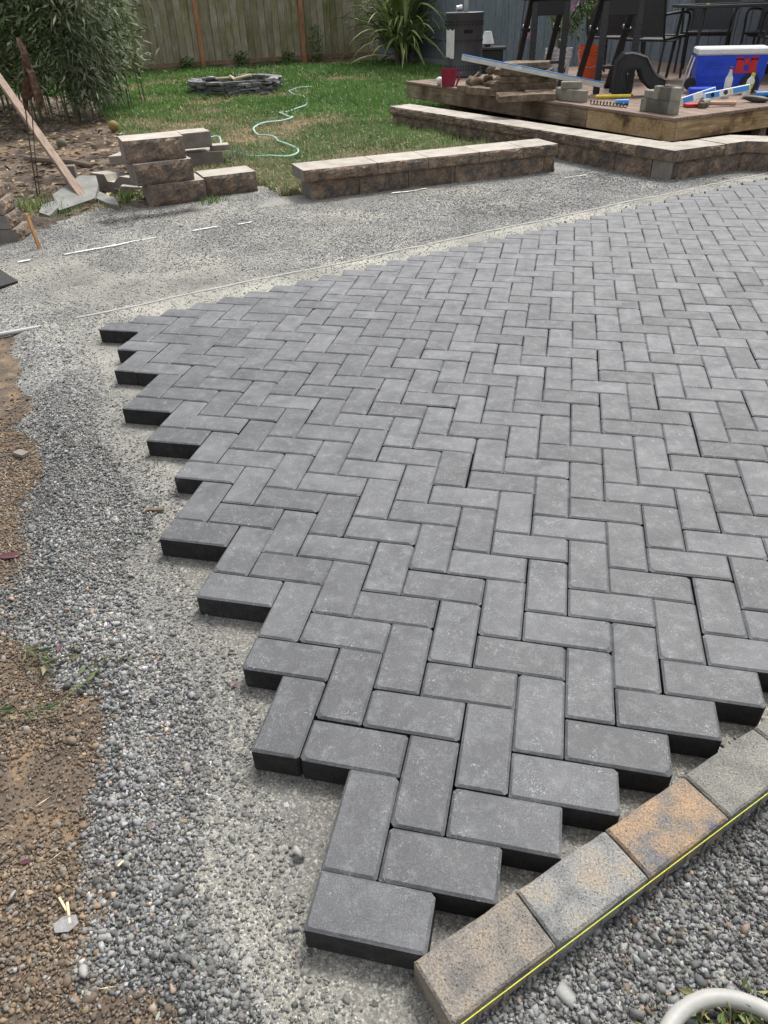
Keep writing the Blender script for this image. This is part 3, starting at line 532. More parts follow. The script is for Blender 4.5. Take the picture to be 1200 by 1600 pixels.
def build_patio():
    root = EM('herringbone_patio', (0, 0, -.06), 0, kind='structure'); minH = {-40: -17, -36: -15, -32: -13, -28: -12, -24: -10, -20: -8, -16: -7, -12: -5, -8: -3, -4: -1, 0: 0}
    minV = {-37: -15, -33: -14, -29: -12, -25: -10, -21: -8, -17: -7, -13: -5, -9: -3, -5: -2, -1: 0}; L = []
    for u, x0 in minH.items():
        for x in range(x0, 34): L.append(((x+1)*.1, (x-u+.5)*.1, 0))
    for u, x0 in minV.items():
        for x in range(x0, 34): L.append(((x+.5)*.1, (x-u+1)*.1, 1))
    L = [l for l in L if not (l[0]+l[1] > 8.6)]
    a = np.array(L); px, py, t = project(a[:, 0], a[:, 1], a[:, 0]*0); vis = (t > .3)&(px > -20)&(px < 1222)&(py > -10)&(py < 1620)
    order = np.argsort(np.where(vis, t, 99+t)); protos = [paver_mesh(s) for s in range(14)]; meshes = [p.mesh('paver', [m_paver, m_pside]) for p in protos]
    rest = MB(); print('pavers', len(L), 'visible', vis.sum())
    for k, i in enumerate(order):
        x, y, v = L[i]; rz = (pi/2 if v else 0)+(pi if R.random() < .5 else 0)+R.gauss(0, .0045); x += R.gauss(0, .0009); y += R.gauss(0, .0009); z = .06+R.gauss(0, .0007); tx, ty = R.gauss(0, .004), R.gauss(0, .004)
        if k < 300: OBJ('paver', R.choice(meshes), root, (x, y, z), (tx, ty, rz))
        else:
            p = R.choice(protos); M = Matrix.Translation((x, y, z))@Matrix.Rotation(rz, 4, 'Z')@Matrix.Rotation(tx, 4, 'X'); rest.add([tuple(M@Vector(q)) for q in p.v], p.f); rest.m[-len(p.m):] = p.m
    o = rest.build('far_pavers', [m_paver, m_pside], root); o['kind'] = 'stuff'
build_patio()

# ------------------------------------------------------------------ edging course and its cord
def build_edging():
    root = EM('edging_course', (.183, -.012, 0), radians(43.6), 'row of tumbled tan, orange and grey edging stones laid along the near patio edge', 'stone edging')
    lab = ['tan and grey edging stone at the near end of the row', 'grey edging stone with a buff corner', 'orange edging stone', None, None]
    order = [0, 1, 2, 3, 3, 1, 0, 3, 2]; x = 0
    for i, mi in enumerate(order):
        Ls = .196; m = MB(); q = random.Random(i); n = 9; W0 = .0985; H = .082; c = .004
        # tumbled rim: grid top with sunken edges
        v = []; f = []; nx, ny = 10, 6
        xs = [0, c]+[c+(Ls-2*c)*k/(nx-3) for k in range(1, nx-3)]+[Ls-c, Ls]; ys = [0, c]+[c+(W0-2*c)*k/(ny-3) for k in range(1, ny-3)]+[W0-c, W0]
        for a in xs:
            for b in ys:
                ed = (a in (0, Ls))+(b in (0, W0)); jx = q.uniform(-.0011, .0011) if ed else 0
                v.append((a+jx, -b+jx, .008-(.004 if ed else 0)-(.002 if ed == 2 else 0)+q.uniform(-.0004, .0004)))
        for a in range(nx-1):
            for b in range(ny-1): f.append((a*ny+b, a*ny+b+1, (a+1)*ny+b+1, (a+1)*ny+b))
        m.add(v, f)
        rim = [a*ny for a in range(nx)]+[(nx-1)*ny+b for b in range(1, ny)]+[a*ny+ny-1 for a in range(nx-2, -1, -1)]+[b for b in range(ny-2, 0, -1)]
        o = len(m.v); m.v += [(m.v[k][0], m.v[k][1], -H) for k in rim]; nr_ = len(rim)
        for k in range(nr_): m.f.append((rim[k], rim[(k+1) % nr_], o+(k+1) % nr_, o+k)); m.m.append(0)
        for g in (.05, .098, .146): m.cbox((g-.003, -W0-.0022, -H), (g+.003, -W0+.001, -.004), .001)
        p = m.build('edging_stone', m_edges[mi], root, (x, 0, 0), (0, 0, q.gauss(0, .006)));
        if i < 3: p['label'] = lab[i]
        x += .2
    th = radians(43.6); d = Vector((cos(th), sin(th), 0)); nrm = Vector((sin(th), -cos(th), 0)); o = Vector((.183, -.012, 0))+nrm*.1025
    m = MB(); pts = [tuple(o+d*(-.16+s*.1)+Vector((0, 0, -.0010))) for s in range(22)]; m.tube(pts, .00085, 6)
    tag(m.build('mason_line', m_lime), 'taut yellow mason line along the outer face of the edging stones', 'string')
    st = EM('corner_stake', tuple(o+d*(-.165)+nrm*.012+Vector((0, 0, -.05))), th, 'orange tipped wooden stake at the near end of the edging row', 'stake')
    m = MB(); m.cbox((-.017, -.008, -.04), (.011, .008, .062), .002); m.build('stake_body', m_stake, st)
build_edging()

def string_line():
    m = MB(); pts = []
    for s in np.linspace(0, 1, 60): x = -1.99+s*4.2; y = 2.56+s*4.1; pts.append((x+R.gauss(0, .001), y, gh(x, y)+.003+R.gauss(0, .0006)))
    m.tube(pts, .0055, 5); tag(m.build('chalk_string_line', m_cord), 'long white string line on the sand beside the far patio edge', 'string')
string_line()
def paint(p0, p1, w, label, seed):
    q = random.Random(seed); n = 22; m = MB(); d = Vector((p1[0]-p0[0], p1[1]-p0[1])); nn = Vector((-d.y, d.x)).normalized(); v = []
    for i in range(n+1):
        s = i/n; c = Vector(p0)+d*s; ww = w*(.5+.6*q.random())*(1 if 0 < i < n else .3)
        for sg in (-1, 1): x = c.x+nn.x*ww*sg*.5; y = c.y+nn.y*ww*sg*.5; v.append((x, y, gh(x, y)+.0085))
    m.add(v, [(2*i, 2*i+2, 2*i+3, 2*i+1) for i in range(n)])
    tag(m.build('paint_mark', m_paint), label, 'paint mark', 'white dashes sprayed on the gravel')
paint((-2.88, 3.37), (-2.83, 3.42), .03, 'short white paint dash at the left edge of the gravel by the small stake', 1)
paint((-2.68, 3.55), (-2.36, 3.89), .022, 'longest bright white paint dash on the gravel before the block stack', 2)
paint((-2.36, 3.89), (-2.27, 3.98), .010, 'thin faded tail of the longest white paint dash', 6)
paint((-2.10, 4.16), (-1.96, 4.29), .022, 'white paint dash midway between block stack and patio', 3)
paint((-1.85, 4.36), (-1.77, 4.43), .016, 'faint short paint dash right of the midway dash', 4)
paint((-.98, 5.36), (-.73, 5.56), .022, 'white paint dash in front of the low stone wall', 5)
paint((.31, 6.04), (.5, 6.2), .012, 'faint paint dash near where the two stone walls meet', 7)

# ------------------------------------------------------------------ retaining walls and loose wall blocks
def rock_block(L, D, H, seed, amp=.014, nx=9, nz=5, cap=False):
    """front face at y=0 facing -y, x 0..L, z 0..H; slot 0 split face, 1 top, 2 sides"""
    q = random.Random(seed); m = MB(); v = []; nx, nz = 17, 8
    for k in range(nz):
        for i in range(nx):
            e = min(1, .55*min(i, nx-1-i)+.05)*min(1, .7*min(k, nz-1-k)+.1); b_ = vnoise(np.array([i*.35+seed]), np.array([k*.5]), 1, 3)[0]
            v.append((L*i/(nx-1)+(q.uniform(-.006, .006) if 0 < i < nx-1 else 0), -amp*1.25*e*(.2+1.1*b_+q.uniform(-.3, .55))+.003, H*k/(nz-1)+(q.uniform(-.004, .004) if 0 < k < nz-1 else 0)))
    f = [(k*nx+i, k*nx+i+1, (k+1)*nx+i+1, (k+1)*nx+i) for k in range(nz-1) for i in range(nx-1)]; m.add(v, f, 0)
    o = len(m.v); m.v += [(0, D, 0), (L, D, 0), (L, D, H), (0, D, H)]
    top = [(nz-1)*nx+i for i in range(nx)]; bot = list(range(nx)); lef = [k*nx for k in range(nz)]; rig = [k*nx+nx-1 for k in range(nz)]
    m.f += [tuple(top+[o+2, o+3]), tuple(bot[::-1]+[o, o+1]), tuple(lef[::-1]+[o+3, o])[::1][::-1][::-1], tuple(rig+[o+2, o+1])[::-1], (o+1, o, o+3, o+2)]; m.m += [1, 2, 2, 2, 2]
    # fix winding of side faces
    m.f[-3] = tuple(lef+[o+3, o])[::-1][::-1]; m.f[-3] = (o, *lef[:1], *lef[1:], o+3)[::-1]; m.f[-2] = (*rig, o+2, o+1)[::-1]
    return m
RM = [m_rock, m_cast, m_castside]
def blocks_line(root, P0, P1, z0, H, D, off, lens, name, back=0.0, ends=(0, 0)):
    """row of rock blocks from P0 to P1 with its front face on that line"""
    P0, P1 = Vector(P0), Vector(P1); d = (P1-P0); T = d.length; a = atan2(d.y, d.x); x = 0; i = 0
    nrm = Vector((-sin(a), cos(a)))
    while x < T-.01:
        L = min(lens[(i+off) % len(lens)], T-x)
        if T-x-L < .1: L = T-x
        q = P0+d.normalized()*x+nrm*back; m = rock_block(L-.006, D, H-.003, R.randint(0, 9999), .016 if H > .1 else .011)
        m.build(name, RM, root, (q.x, q.y, z0), (0, 0, a+R.gauss(0, .003))); x += L; i += 1
def walls():
    r = EM('low_garden_wall', (0, 0, 0), 0, 'low tan wall of two courses with flat caps running along the gravel before the lawn', 'stone wall')
    d = A1-A0; nrm = np.array([-d[1], d[0]])/np.hypot(*d); u = d/np.hypot(*d)
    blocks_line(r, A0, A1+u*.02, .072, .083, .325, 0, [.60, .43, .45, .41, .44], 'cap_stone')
    s = A0+u*.05+nrm*.03; blocks_line(r, s, A1+u*.02+nrm*.03, -.12, .191, .24, 1, [.43, .40, .42, .41], 'wall_block')
    r = EM('zigzag_retaining_wall', (0, 0, 0), 0, 'long angled retaining wall of split faced blocks and pale caps below the deck', 'stone wall')
    segs = [(B1, BC), (BC, C1), (C1, D1)]
    for k, (p, q) in enumerate(segs):
        d = q-p; u = d/np.hypot(*d); nrm = np.array([-u[1], u[0]])
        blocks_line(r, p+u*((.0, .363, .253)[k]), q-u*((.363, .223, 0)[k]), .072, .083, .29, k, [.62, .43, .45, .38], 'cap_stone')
        c = .2 if k == 0 else 0
        blocks_line(r, p+nrm*.025+u*(.03, .03, -.05)[k], q+nrm*.025-u*(c+.01 if k != 1 else -.02), -.14, .211, .26, k+1, [.42, .45, .40], 'wall_block')
    def corner_cap(P_, Pp, Pn, L1, L2, D=.29):
        u1 = (Pp-P_)/np.hypot(*(Pp-P_)); u2 = (Pn-P_)/np.hypot(*(Pn-P_)); 
        n1 = np.array([u1[1], -u1[0]]); n2 = np.array([-u2[1], u2[0]]); A = np.array([n1, n2]); inner = P_+np.linalg.solve(A, np.array([D, D]))
        for u, n_, L in ((u1, n1, L1), (u2, n2, L2)):
            e = P_+u*L; f = e+n_*D; q = [P_, e, f, inner]; m = MB(); pts = [tuple(x_-P_) for x_ in q]
            ar = sum(pts[i][0]*pts[(i+1) % 4][1]-pts[(i+1) % 4][0]*pts[i][1] for i in range(4))
            if ar < 0: pts = pts[::-1]
            # subdivide the outer edge so the split face reads
            o0, o1 = (0, 0), tuple(u*L); n = 10; row = [(o0[0]+(o1[0])*i/n-n_[0]*(R.uniform(0, .014) if 0 < i < n else 0), o1[1]*i/n-n_[1]*(R.uniform(0, .014) if 0 < i < n else 0)) for i in range(n+1)]
            back = [tuple(f-P_), tuple(inner-P_)]; v = [(x_, y_, 0) for x_, y_ in row]+[(x_-n_[0]*R.uniform(-.002, .006), y_-n_[1]*R.uniform(-.002, .006), .042) for x_, y_ in row]+[(o1[0]*i/n, o1[1]*i/n, .081) for i in range(n+1)]+[(*back[0], 0), (*back[1], 0), (*back[0], .081), (*back[1], .081)]
            N = n+1; fs = [(r_*N+i, r_*N+i+1, (r_+1)*N+i+1, (r_+1)*N+i) for r_ in (0, 1) for i in range(n)]; mi = [0]*len(fs); b = 3*N
            fs += [tuple(range(2*N, 3*N))+(b+2, b+3), (n, b, b+2, 2*N+n, N+n), (0, N, 2*N, b+3, b+1), (b, b+1, b+3, b+2)]; mi += [1, 2, 2, 2]; m.v = v; m.f = fs; m.m = mi
            m.build('corner_cap', RM, r, (P_[0], P_[1], .074))
    corner_cap(BC, B1, C1, .36, .36); corner_cap(C1, BC, D1, .22, .25)
    # smooth corner block at the outer corner
    a = atan2(*(BC-B1)[::-1]); u = (BC-B1)/np.hypot(*(BC-B1)); nrm = np.array([-u[1], u[0]]); p = BC-u*.205+nrm*.022
    m = MB(); m.cbox((0, 0, 0), (.185, .2, .2), .004); o = m.build('corner_block', m_castside, r, (p[0], p[1], -.132), (0, 0, a)); o['label'] = 'smooth grey corner block'
walls()
def loose_block(name, FL, ang, z, L, D, H, label, tilt=(0, 0), seed=0, group=None, mats=RM):
    o = rock_block(L, D, H, seed, .017, 12, 6).build(name, mats, None, (FL[0], FL[1], z), (radians(tilt[0]), radians(tilt[1]), radians(ang))); return tag(o, label, 'wall block', group)
g = 'split faced wall blocks lying loose by the soil'
loose_block('wall_block', (-2.72, 4.79), 38, -.066, .43, .29, .154, 'brown split faced block at the bottom of the three block stack', seed=1, group=g)
loose_block('wall_block', (-2.78, 4.76), 40, .089, .43, .29, .148, 'reddish split faced block in the middle of the three block stack', seed=2, group=g)
loose_block('wall_block', (-2.85, 4.79), 36, .238, .44, .30, .150, 'pale topped split faced block on top of the three block stack', seed=3, group=g)
loose_block('wall_block', (-2.43, 5.15), 37, -.066, .42, .28, .152, 'single split faced block just right of the three block stack', seed=4, group=g)
def plain_block(name, loc, rz, dims, mat, label, cat='wall block', tilt=(0, 0), c=.006, group=None):
    m = MB(); m.cbox((0, 0, 0), dims, c); return tag(m.build(name, mat, None, loc, (radians(tilt[0]), radians(tilt[1]), radians(rz))), label, cat, group)
TB = [m_castside, m_cast]
def capblock(name, loc, rz, dims, label, tilt=(0, 0), notch=False, group=None, cat='wall block'):
    m = MB(); L, D, H = dims; loc = (loc[0], loc[1], 0)
    if notch:   # underside groove turned up
        prof = [(0, 0), (L, 0), (L, H), (L*.62, H), (L*.5, H-.05), (L*.36, H-.05), (L*.30, H), (0, H)]
        n = len(prof); v = [(x, 0, z) for x, z in prof]+[(x, D, z) for x, z in prof]; m.add(v, [tuple(range(n)), tuple(range(n, 2*n))[::-1]], 0)
        for i in range(n): j = (i+1) % n; m.f.append((i, n+i, n+j, j)); m.m.append(1 if 2 <= i <= 6 else 0)
    else:
        m.cbox((0, 0, 0), (L, D, H), .005); m.m[5 if False else 0] = 0
        zs = [sum(m.v[k][2] for k in f)/len(f) for f in m.f]
        m.m = [1 if z > H-.0005 else 0 for z in zs]
    return tag(m.build(name, TB, None, loc, (radians(tilt[0]), radians(tilt[1]), radians(rz))), label, cat, group)
capblock('wall_block', (-3.13, 6.12), 30, (.42, .26, .15), 'dusty block on the grass under two smaller ones behind the stack') .location.z = -.07
capblock('wall_block', (-2.86, 6.30), 30, (.17, .13, .045), 'thin small grey slab sandwiched behind the three block stack').location.z = .08
capblock('wall_block', (-3.04, 6.10), 38, (.27, .25, .125), 'pale square topped block perched on the pile behind the stack').location.z = .126
capblock('wall_block', (-3.55, 5.34), -6, (.45, .27, .13), 'grey block lying on its face with a notch in its top', (-6, 4), True).location.z = -.062
capblock('wall_block', (-3.5, 5.62), -18, (.36, .26, .07), 'flat tan block resting askew behind the notched block', (6, -6)).location.z = .075
capblock('wall_block', (-3.22, 5.22), 14, (.22, .16, .08), 'small block half sunk beside the bottom of the stack', (0, 5)).location.z = -.085
plain_block('wall_block', (-3.84, 5.42, -.07), 20, (.10, .07, .17), m_castside, 'small dark upright block behind the leaning timber')
for i, (dx, lab) in enumerate(((0, 'lowest brown block of the short stack at the left edge'), (-.05, 'second block up of the short stack at the left edge'), (-.07, 'third block up of the short stack at the left edge'), (-.10, 'topmost block of the short stack at the left edge'))):
    o = rock_block(.22, .30, .083, 50+i, .010, 8, 5).build('edge_block', [m_rock, m_castside, m_castside], None, (-3.17+dx*.6, 3.80+dx*.2, -.066+i*.088), (0, 0, radians(104+R.uniform(-3, 3)+i*2)))
    tag(o, lab, 'wall block', 'blocks stacked at the left edge of the gravel')
def flag(pts, z, th, label, tilt):
    c = np.mean(pts, 0); m = MB(); m.prism([(x-c[0], y-c[1]) for x, y in pts], -th, 0, 0, .003); tag(m.build('flagstone', m_flag, None, (c[0], c[1], z), (radians(tilt[0]), radians(tilt[1]), 0)), label, 'flagstone', 'loose flagstones by the soil')
flag([(-3.55, 4.80), (-3.57, 5.24), (-3.44, 5.27), (-3.32, 5.09), (-3.21, 4.83), (-3.34, 4.54)], .02, .035, 'largest loose flagstone under the foot of the leaning timber', (7, 5))
flag([(-3.45, 4.45), (-3.34, 4.41), (-3.41, 4.72), (-3.47, 4.79), (-3.53, 4.62)], -.025, .03, 'smallest pale flagstone nearest the wooden stake', (4, 3))
flag([(-3.26, 4.91), (-3.32, 5.07), (-3.06, 4.87), (-2.92, 4.67), (-3.08, 4.76)], -.02, .04, 'flat grey flagstone right of the leaning timber', (5, -4))

# ------------------------------------------------------------------ timber, stake, ornament, pipe, board
def lumber(p0, p1, w, h, mat, name, label, cat):
    p0, p1 = Vector(p0), Vector(p1); L = (p1-p0).length; m = MB(); m.cbox((-w/2, -h/2, 0), (w/2, h/2, L), .003); o = m.build(name, mat, None, p0, (p1-p0).to_track_quat('Z', 'Y').to_euler()); return tag(o, label, cat)
lumber((-3.24, 4.78, -.075), (-5.75, 6.97, 1.34), .062, .042, m_stick, 'leaning_timber', 'long weathered timber leaning from the flagstones up to the left', 'timber')
lumber((-2.93, 3.67, -.12), (-2.955, 3.67, .15), .03, .012, m_stake, 'grade_stake', 'short orange brown wooden stake in the gravel near the left stack', 'stake')
def ornament():
    r = EM('garden_ornament', (-3.93, 5.12, -.06), 0, 'rusty folded leaf shaped metal ornament on thin rods before the bamboo', 'garden ornament')
    b = Vector((0, 0, 0)); top = Vector((-.28, .15, .66)); m = MB(); m.tube([(0, 0, -.04), (.05, 0, .28), (.14, .02, .80)], .005, 6); m.build('rod', m_darkmetal, r); m = MB(); m.tube([(.02, 0, -.04), (.09, .0, .30), (.18, .02, .70)], .004, 6); m.build('rod', m_darkmetal, r)
    for k, (pts, w) in enumerate((([(.16, .02, .68), (.19, .02, .82), (.20, .04, .98), (.18, .05, 1.08)], .040), ([(.24, .02, .62), (.24, .0, .72), (.22, .03, .86), (.19, .04, .92)], .042), ([(.12, .0, .62), (.14, -.01, .70), (.19, .0, .82), (.21, .02, .88)], .026))):
        m = MB(); v = []
        for i, p in enumerate(pts): ww = w*(.35, 1, .8, .08)[i]; v += [(p[0]-ww, p[1]+.02, p[2]), (p[0], p[1]-.02, p[2]), (p[0]+ww, p[1]+.02, p[2])]
        m.add(v, [(3*i+j, 3*i+j+1, 3*i+j+4, 3*i+j+3) for i in range(3) for j in range(2)]); m.build('metal_leaf', m_rust, r)
ornament()
m = MB(); m.cyl((0, 0, 0), (.9, 0, 0), .011, n=14); m.cyl((.898, 0, 0), (.9025, 0, 0), .0085, n=12, mi=1)
tag(m.build('screed_pipe', [m_steel, m_slot], None, (-2.745, 1.79, -.032), (0, radians(.5), atan2(.72, .84)), True), 'grey metal screed pipe lying on the gravel at the left edge', 'pipe')
m = MB(); m.cbox((0, -.08, -.009), (.5, .08, .009), .002); tag(m.build('dark_board', m_rubber, None, (-2.66, 2.95, -.055), (radians(4), radians(-24), radians(166))), 'thin dark board tipped up on the gravel at the left edge', 'board')
m = MB(); m.tube([(-5.0, 6.55, -.04), (-4.7, 6.35, -.02), (-4.35, 6.35, -.035), (-4.05, 6.2, -.04)], [.03, .035, .03, .022], 8); tag(m.build('fallen_branch', m_twig, smooth=True), 'dark fallen branch lying on the soil behind the leaning timber', 'branch')
def ball(p, r, mat, label):
    m = MB(); m.lathe([(r*max(.02, sin(a)), -r*cos(a)) for a in np.linspace(.02, pi-.02, 10)], 16); tag(m.build('garden_ball', mat, None, p, (0.4, .3, 0), True), label, 'ball')
ball((-5.07, 8.42, .0), .062, m_gourd, 'small ochre yellow ball lying in the grass near the bamboo')
ball((-5.05, 7.27, -.015), .055, m_gourd2, 'dull grey green ball on the soil under the bamboo')

# hoses
def catmull(pts, n=10):
    P_ = [Vector(p) for p in pts]; P_ = [P_[0]]+P_+[P_[-1]]; o = []
    for i in range(1, len(P_)-2):
        for k in range(n):
            t = k/n; a, b, c, d = P_[i-1:i+3]; o.append(.5*((2*b)+(c-a)*t+(2*a-5*b+4*c-d)*t*t+(3*b-a-3*c+d)*t**3))
    return o+[P_[-2]]
hp = [(-3.25, 7.05), (-3.55, 7.45), (-3.42, 7.72), (-3.2, 7.3), (-3.03, 6.99), (-2.8, 6.75), (-2.57, 6.63), (-2.35, 6.62), (-2.2, 6.76), (-2.33, 7.12), (-2.6, 7.42), (-2.76, 7.72), (-3.0, 7.9), (-3.19, 8.22), (-3.29, 8.6), (-3.17, 8.91), (-3.05, 9.2), (-3.18, 9.40), (-3.38, 9.68), (-3.28, 9.95), (-3.3, 10.6), (-3.62, 11.48), (-3.95, 11.92), (-4.14, 12.38), (-4.05, 12.75), (-3.7, 13.1)]
m = MB(); m.tube([(p.x, p.y, -.012+.006*sin(i*.4)) for i, p in enumerate(catmull([(x, y, 0) for x, y in hp]))], .0095, 8); tag(m.build('garden_hose', m_hosegreen, smooth=True), 'pale mint green garden hose snaking across the lawn', 'hose')
hb = catmull([(.50, -.16, -.03), (.535, -.06, -.015), (.565, .0, -.02), (.61, .034, -.018), (.665, .042, -.018), (.72, .025, -.02), (.78, -.03, -.01), (.80, -.14, -.02)], 26)
m = MB(); m.tube(hb, [.0122+(.0005 if i % 2 else 0) for i in range(len(hb))], 12); tag(m.build('ribbed_hose', m_hosegrey, smooth=True), 'thick grey ribbed hose curving over gravel at the bottom right corner', 'hose')

# ------------------------------------------------------------------ slate fire ring
def fire_ring():
    r = EM('fire_ring', (-5.14, 12.6, -.06), 0, 'round fire ring of dry stacked dark slate on the lawn by the fence', 'fire ring'); me = []
    for s in range(6):
        q = random.Random(s+90); pts = [(-.10+q.uniform(-.01, .01), -.075+q.uniform(-.02, .01)), (0, -.085+q.uniform(-.012, .012)), (.10+q.uniform(-.01, .01), -.07+q.uniform(-.02, .01)), (.095, .06), (-.09, .07)]
        m = MB(); m.prism(pts, 0, .030, 0, .003); me.append(m.mesh('slate', m_slate))
    for c in range(7):
        n = 22; ph = R.random()
        for k in range(n):
            a = 2*pi*(k+ph)/n+R.uniform(-.03, .03); rad = .66+R.uniform(-.05, .05); o = OBJ('slate', R.choice(me), r, (rad*cos(a), rad*sin(a), c*.0305), (R.gauss(0, .05), R.gauss(0, .05), a+pi/2+R.gauss(0, .1))); o.scale = (R.uniform(.85, 1.1), 1, R.uniform(.8, 1.05))
    for k, (a, x, y) in enumerate(((.3, -.15, -.1), (1.1, .12, .05), (2.2, .05, -.25), (.1, .2, -.2))):
        m = MB(); m.cyl((-.15*cos(a), -.15*sin(a), .01), (.15*cos(a), .15*sin(a), .02+.012*k), .02, n=6)
        tag(m.build('firewood', m_bale, None, (-5.14+x, 12.6+y, .145)), 'pale split stick of firewood lying in the slate ring', 'firewood', 'split sticks in the fire ring')
fire_ring()

# ------------------------------------------------------------------ fence
def fence():
    d = FEN1-FEN0; T = float(np.hypot(*d)); a = atan2(d[1], d[0]); r = EM('board_fence', (FEN0[0], FEN0[1], -.06), a, 'weathered grey green board fence with orange brown posts behind the lawn', 'fence'); me = []
    for s in range(5):
        q = random.Random(s); m = MB(); m.cbox((0, 0, 0), (.143, .018, 1.78), .003); me.append(m.mesh('fence_board', m_fence))
    # posts where the photograph shows them
    pu = [6.0-2.63*2, 6.0-2.63, 6.0, 8.25+.38]; pu = []
    for px, py in ((-7.75, 17.1), (-5.80, 18.35)): pu.append(float(np.dot(np.array([px, py])-FEN0, d/T)))
    pu = [pu[0]-2.42*2, pu[0]-2.42]+pu
    x = 0
    while x < T: o = OBJ('fence_board', R.choice(me), r, (x, .03+R.uniform(0, .004), .10+R.uniform(-.015, .02)), (0, R.gauss(0, .004), 0)); x += .150+R.uniform(0, .002)
    for p in pu: m = MB(); m.cbox((p-.045, -.045, 0), (p+.045, .028, 1.95), .004); m.build('fence_post', m_post, r)
    m = MB(); m.box((0, .056, .12), (T, .07, 1.85)); m.build('added_gap_backing', m_fence, r)  # added behind the boards so the gaps look dark instead of sky-bright
    edges_ = [0]+pu+[T]
    for i in range(len(edges_)-1):
        x0, x1 = edges_[i]+(.046 if i else 0), edges_[i+1]-(.046 if i < len(edges_)-2 else 0)
        m = MB(); m.cbox((x0, -.012, .10), (x1, .029, .19), .003); m.build('bottom_rail', m_rail, r)
        m = MB(); m.cbox((x0, -.012, 1.62), (x1, .029, 1.71), .003); m.build('top_rail', m_rail, r)
        m = MB(); m.cbox((x0, .0, -.03), (x1, .028, .098), .003); m.build('kick_board', m_rim, r)
fence()

# ------------------------------------------------------------------ house wall
def house():
    H0 = np.array([-4.12, 18.9]); d = HOU1-H0; T = float(np.hypot(*d)); a = atan2(d[1], d[0]); r = EM('house_wall', (H0[0], H0[1], -.06), a, 'blue grey house wall of vertical grooved siding behind the deck', 'house')
    m = MB(); m.box((0, -.02, 0), (T, .25, .16)); m.build('foundation', m_found, r); m = MB(); m.box((0, .022, .16), (T, .25, 3.2)); m.build('wall_core', m_slot, r)
    b = MB(); b.cbox((0, 0, 0), (.197, .021, 3.0), .004); me = b.mesh('siding_board', m_siding); x = 0
    while x < T-.2: OBJ('siding_board', me, r, (x, 0, .165)); x += .2033
house()

# ------------------------------------------------------------------ deck
DK = (1.16, 6.67, 0); DA = radians(41.1)
def dk(u, w): return (DK[0]+u*cos(DA)-w*sin(DA), DK[1]+u*sin(DA)+w*cos(DA))
def deck():
    r = EM('timber_deck', DK, DA, 'low timber deck with worn boards and thick weathered rim joists', 'deck')
    Lw = 4.42; n = 28
    for i in range(n): m = MB(); m.cbox((i*.147-.012 if i == 0 else i*.147, -.015-R.uniform(0, .008), .274), ((i+1)*.147-.006, Lw+R.uniform(0, .01), .30), .003); m.build('deck_board', m_deckb, r)
    m = MB(); m.cbox((0, 1.05, .118), (.045, Lw, .273), .004); o = m.build('front_joist', m_rim, r)
    m = MB(); m.cbox((0, .0, .120), (.045, 1.045, .273), .004); o = m.build('front_joist', m_rim2, r); o['label'] = 'short brown and yellow front joist at the corner'
    m = MB(); m.cbox((.05, .0, .118), (n*.147, .04, .273), .004); m.build('side_joist', m_rim2, r)
    m = MB(); m.cbox((.05, Lw-.045, .118), (n*.147, Lw-.005, .273), .004); m.build('side_joist', m_rim, r)
    for u in (.7, 1.4, 2.1, 2.8, 3.5): m = MB(); m.box((u, .05, .13), (u+.04, Lw-.05, .27)); m.build('joist', m_rim, r)
    for u, w in ((.35, .12), (1.3, .12), (.12, 3.6), (.12, 2.2), (1.5, 2.2), (3.5, .2), (3.5, 4.0)): m = MB(); m.box((u, w, -.12), (u+.09, w+.09, .125)); m.build('deck_post', m_rim, r)
deck()

# ------------------------------------------------------------------ things on the deck
ZD = .30
def heater():
    r = EM('patio_heater', (-1.10, 10.55, ZD), 0, 'tall grey perforated patio heater cylinder with a pole and hand slot', 'patio heater')
    m = MB(); m.lathe([(.238, 0), (.245, .02), (.24, .03), (.24, .67), (.246, .68), (.246, .695), (.235, .70), (.02, .702)], 40); m.build('housing', m_heater, r, smooth=True)
    m = MB(); m.cyl((0.02, 0, .70), (0.02, 0, 1.9), .032, n=14); m.build('pole', m_steel, r)
    s = MB()
    for z in (.09, .125, .40, .60, .57):
        n = 44
        for k in range(n):
            a = 2*pi*k/n; 
            for dz in (0,): s.cbox((-.0045, -.003, -.012), (.0045, .003, .012), .001, M=Matrix.Translation((.2405*cos(a), .2405*sin(a), z))@Matrix.Rotation(a+pi/2, 4, 'Z'))
    o = s.build('vent_slots', m_slot, r); a = radians(-70)
    m = MB(); 
    for k in range(5): aa = a+(k-2)*.09; m.cbox((-.014, -.004, -.018), (.014, .003, .018), .002, M=Matrix.Translation((.241*cos(aa), .241*sin(aa), .50))@Matrix.Rotation(aa+pi/2, 4, 'Z'))
    m.build('hand_slot', m_slot, r)
    m = MB(); n = 7; v = []
    for k in range(n): aa = radians(212+k*6); v += [(.246*cos(aa)-.004*k*(k-6)*.1, .246*sin(aa), .22+.01*sin(k)), (.246*cos(aa), .246*sin(aa), .52+.012*cos(k*2))]
    m.add(v, [(2*i, 2*i+2, 2*i+3, 2*i+1) for i in range(n-1)]); m.build('instruction_label', m_paper, r)
    t = EM('metal_cup', (-1.19, 10.42, 1.002), 0, 'small shiny metal cup on top of the grey heater', 'cup'); m = MB(); m.lathe([(.03, 0), (.036, .07), (.034, .07), (.028, .005)], 16); m.build('cup_body', m_alu, t, (0, 0, .037), (0, radians(88), .4), True)
heater()
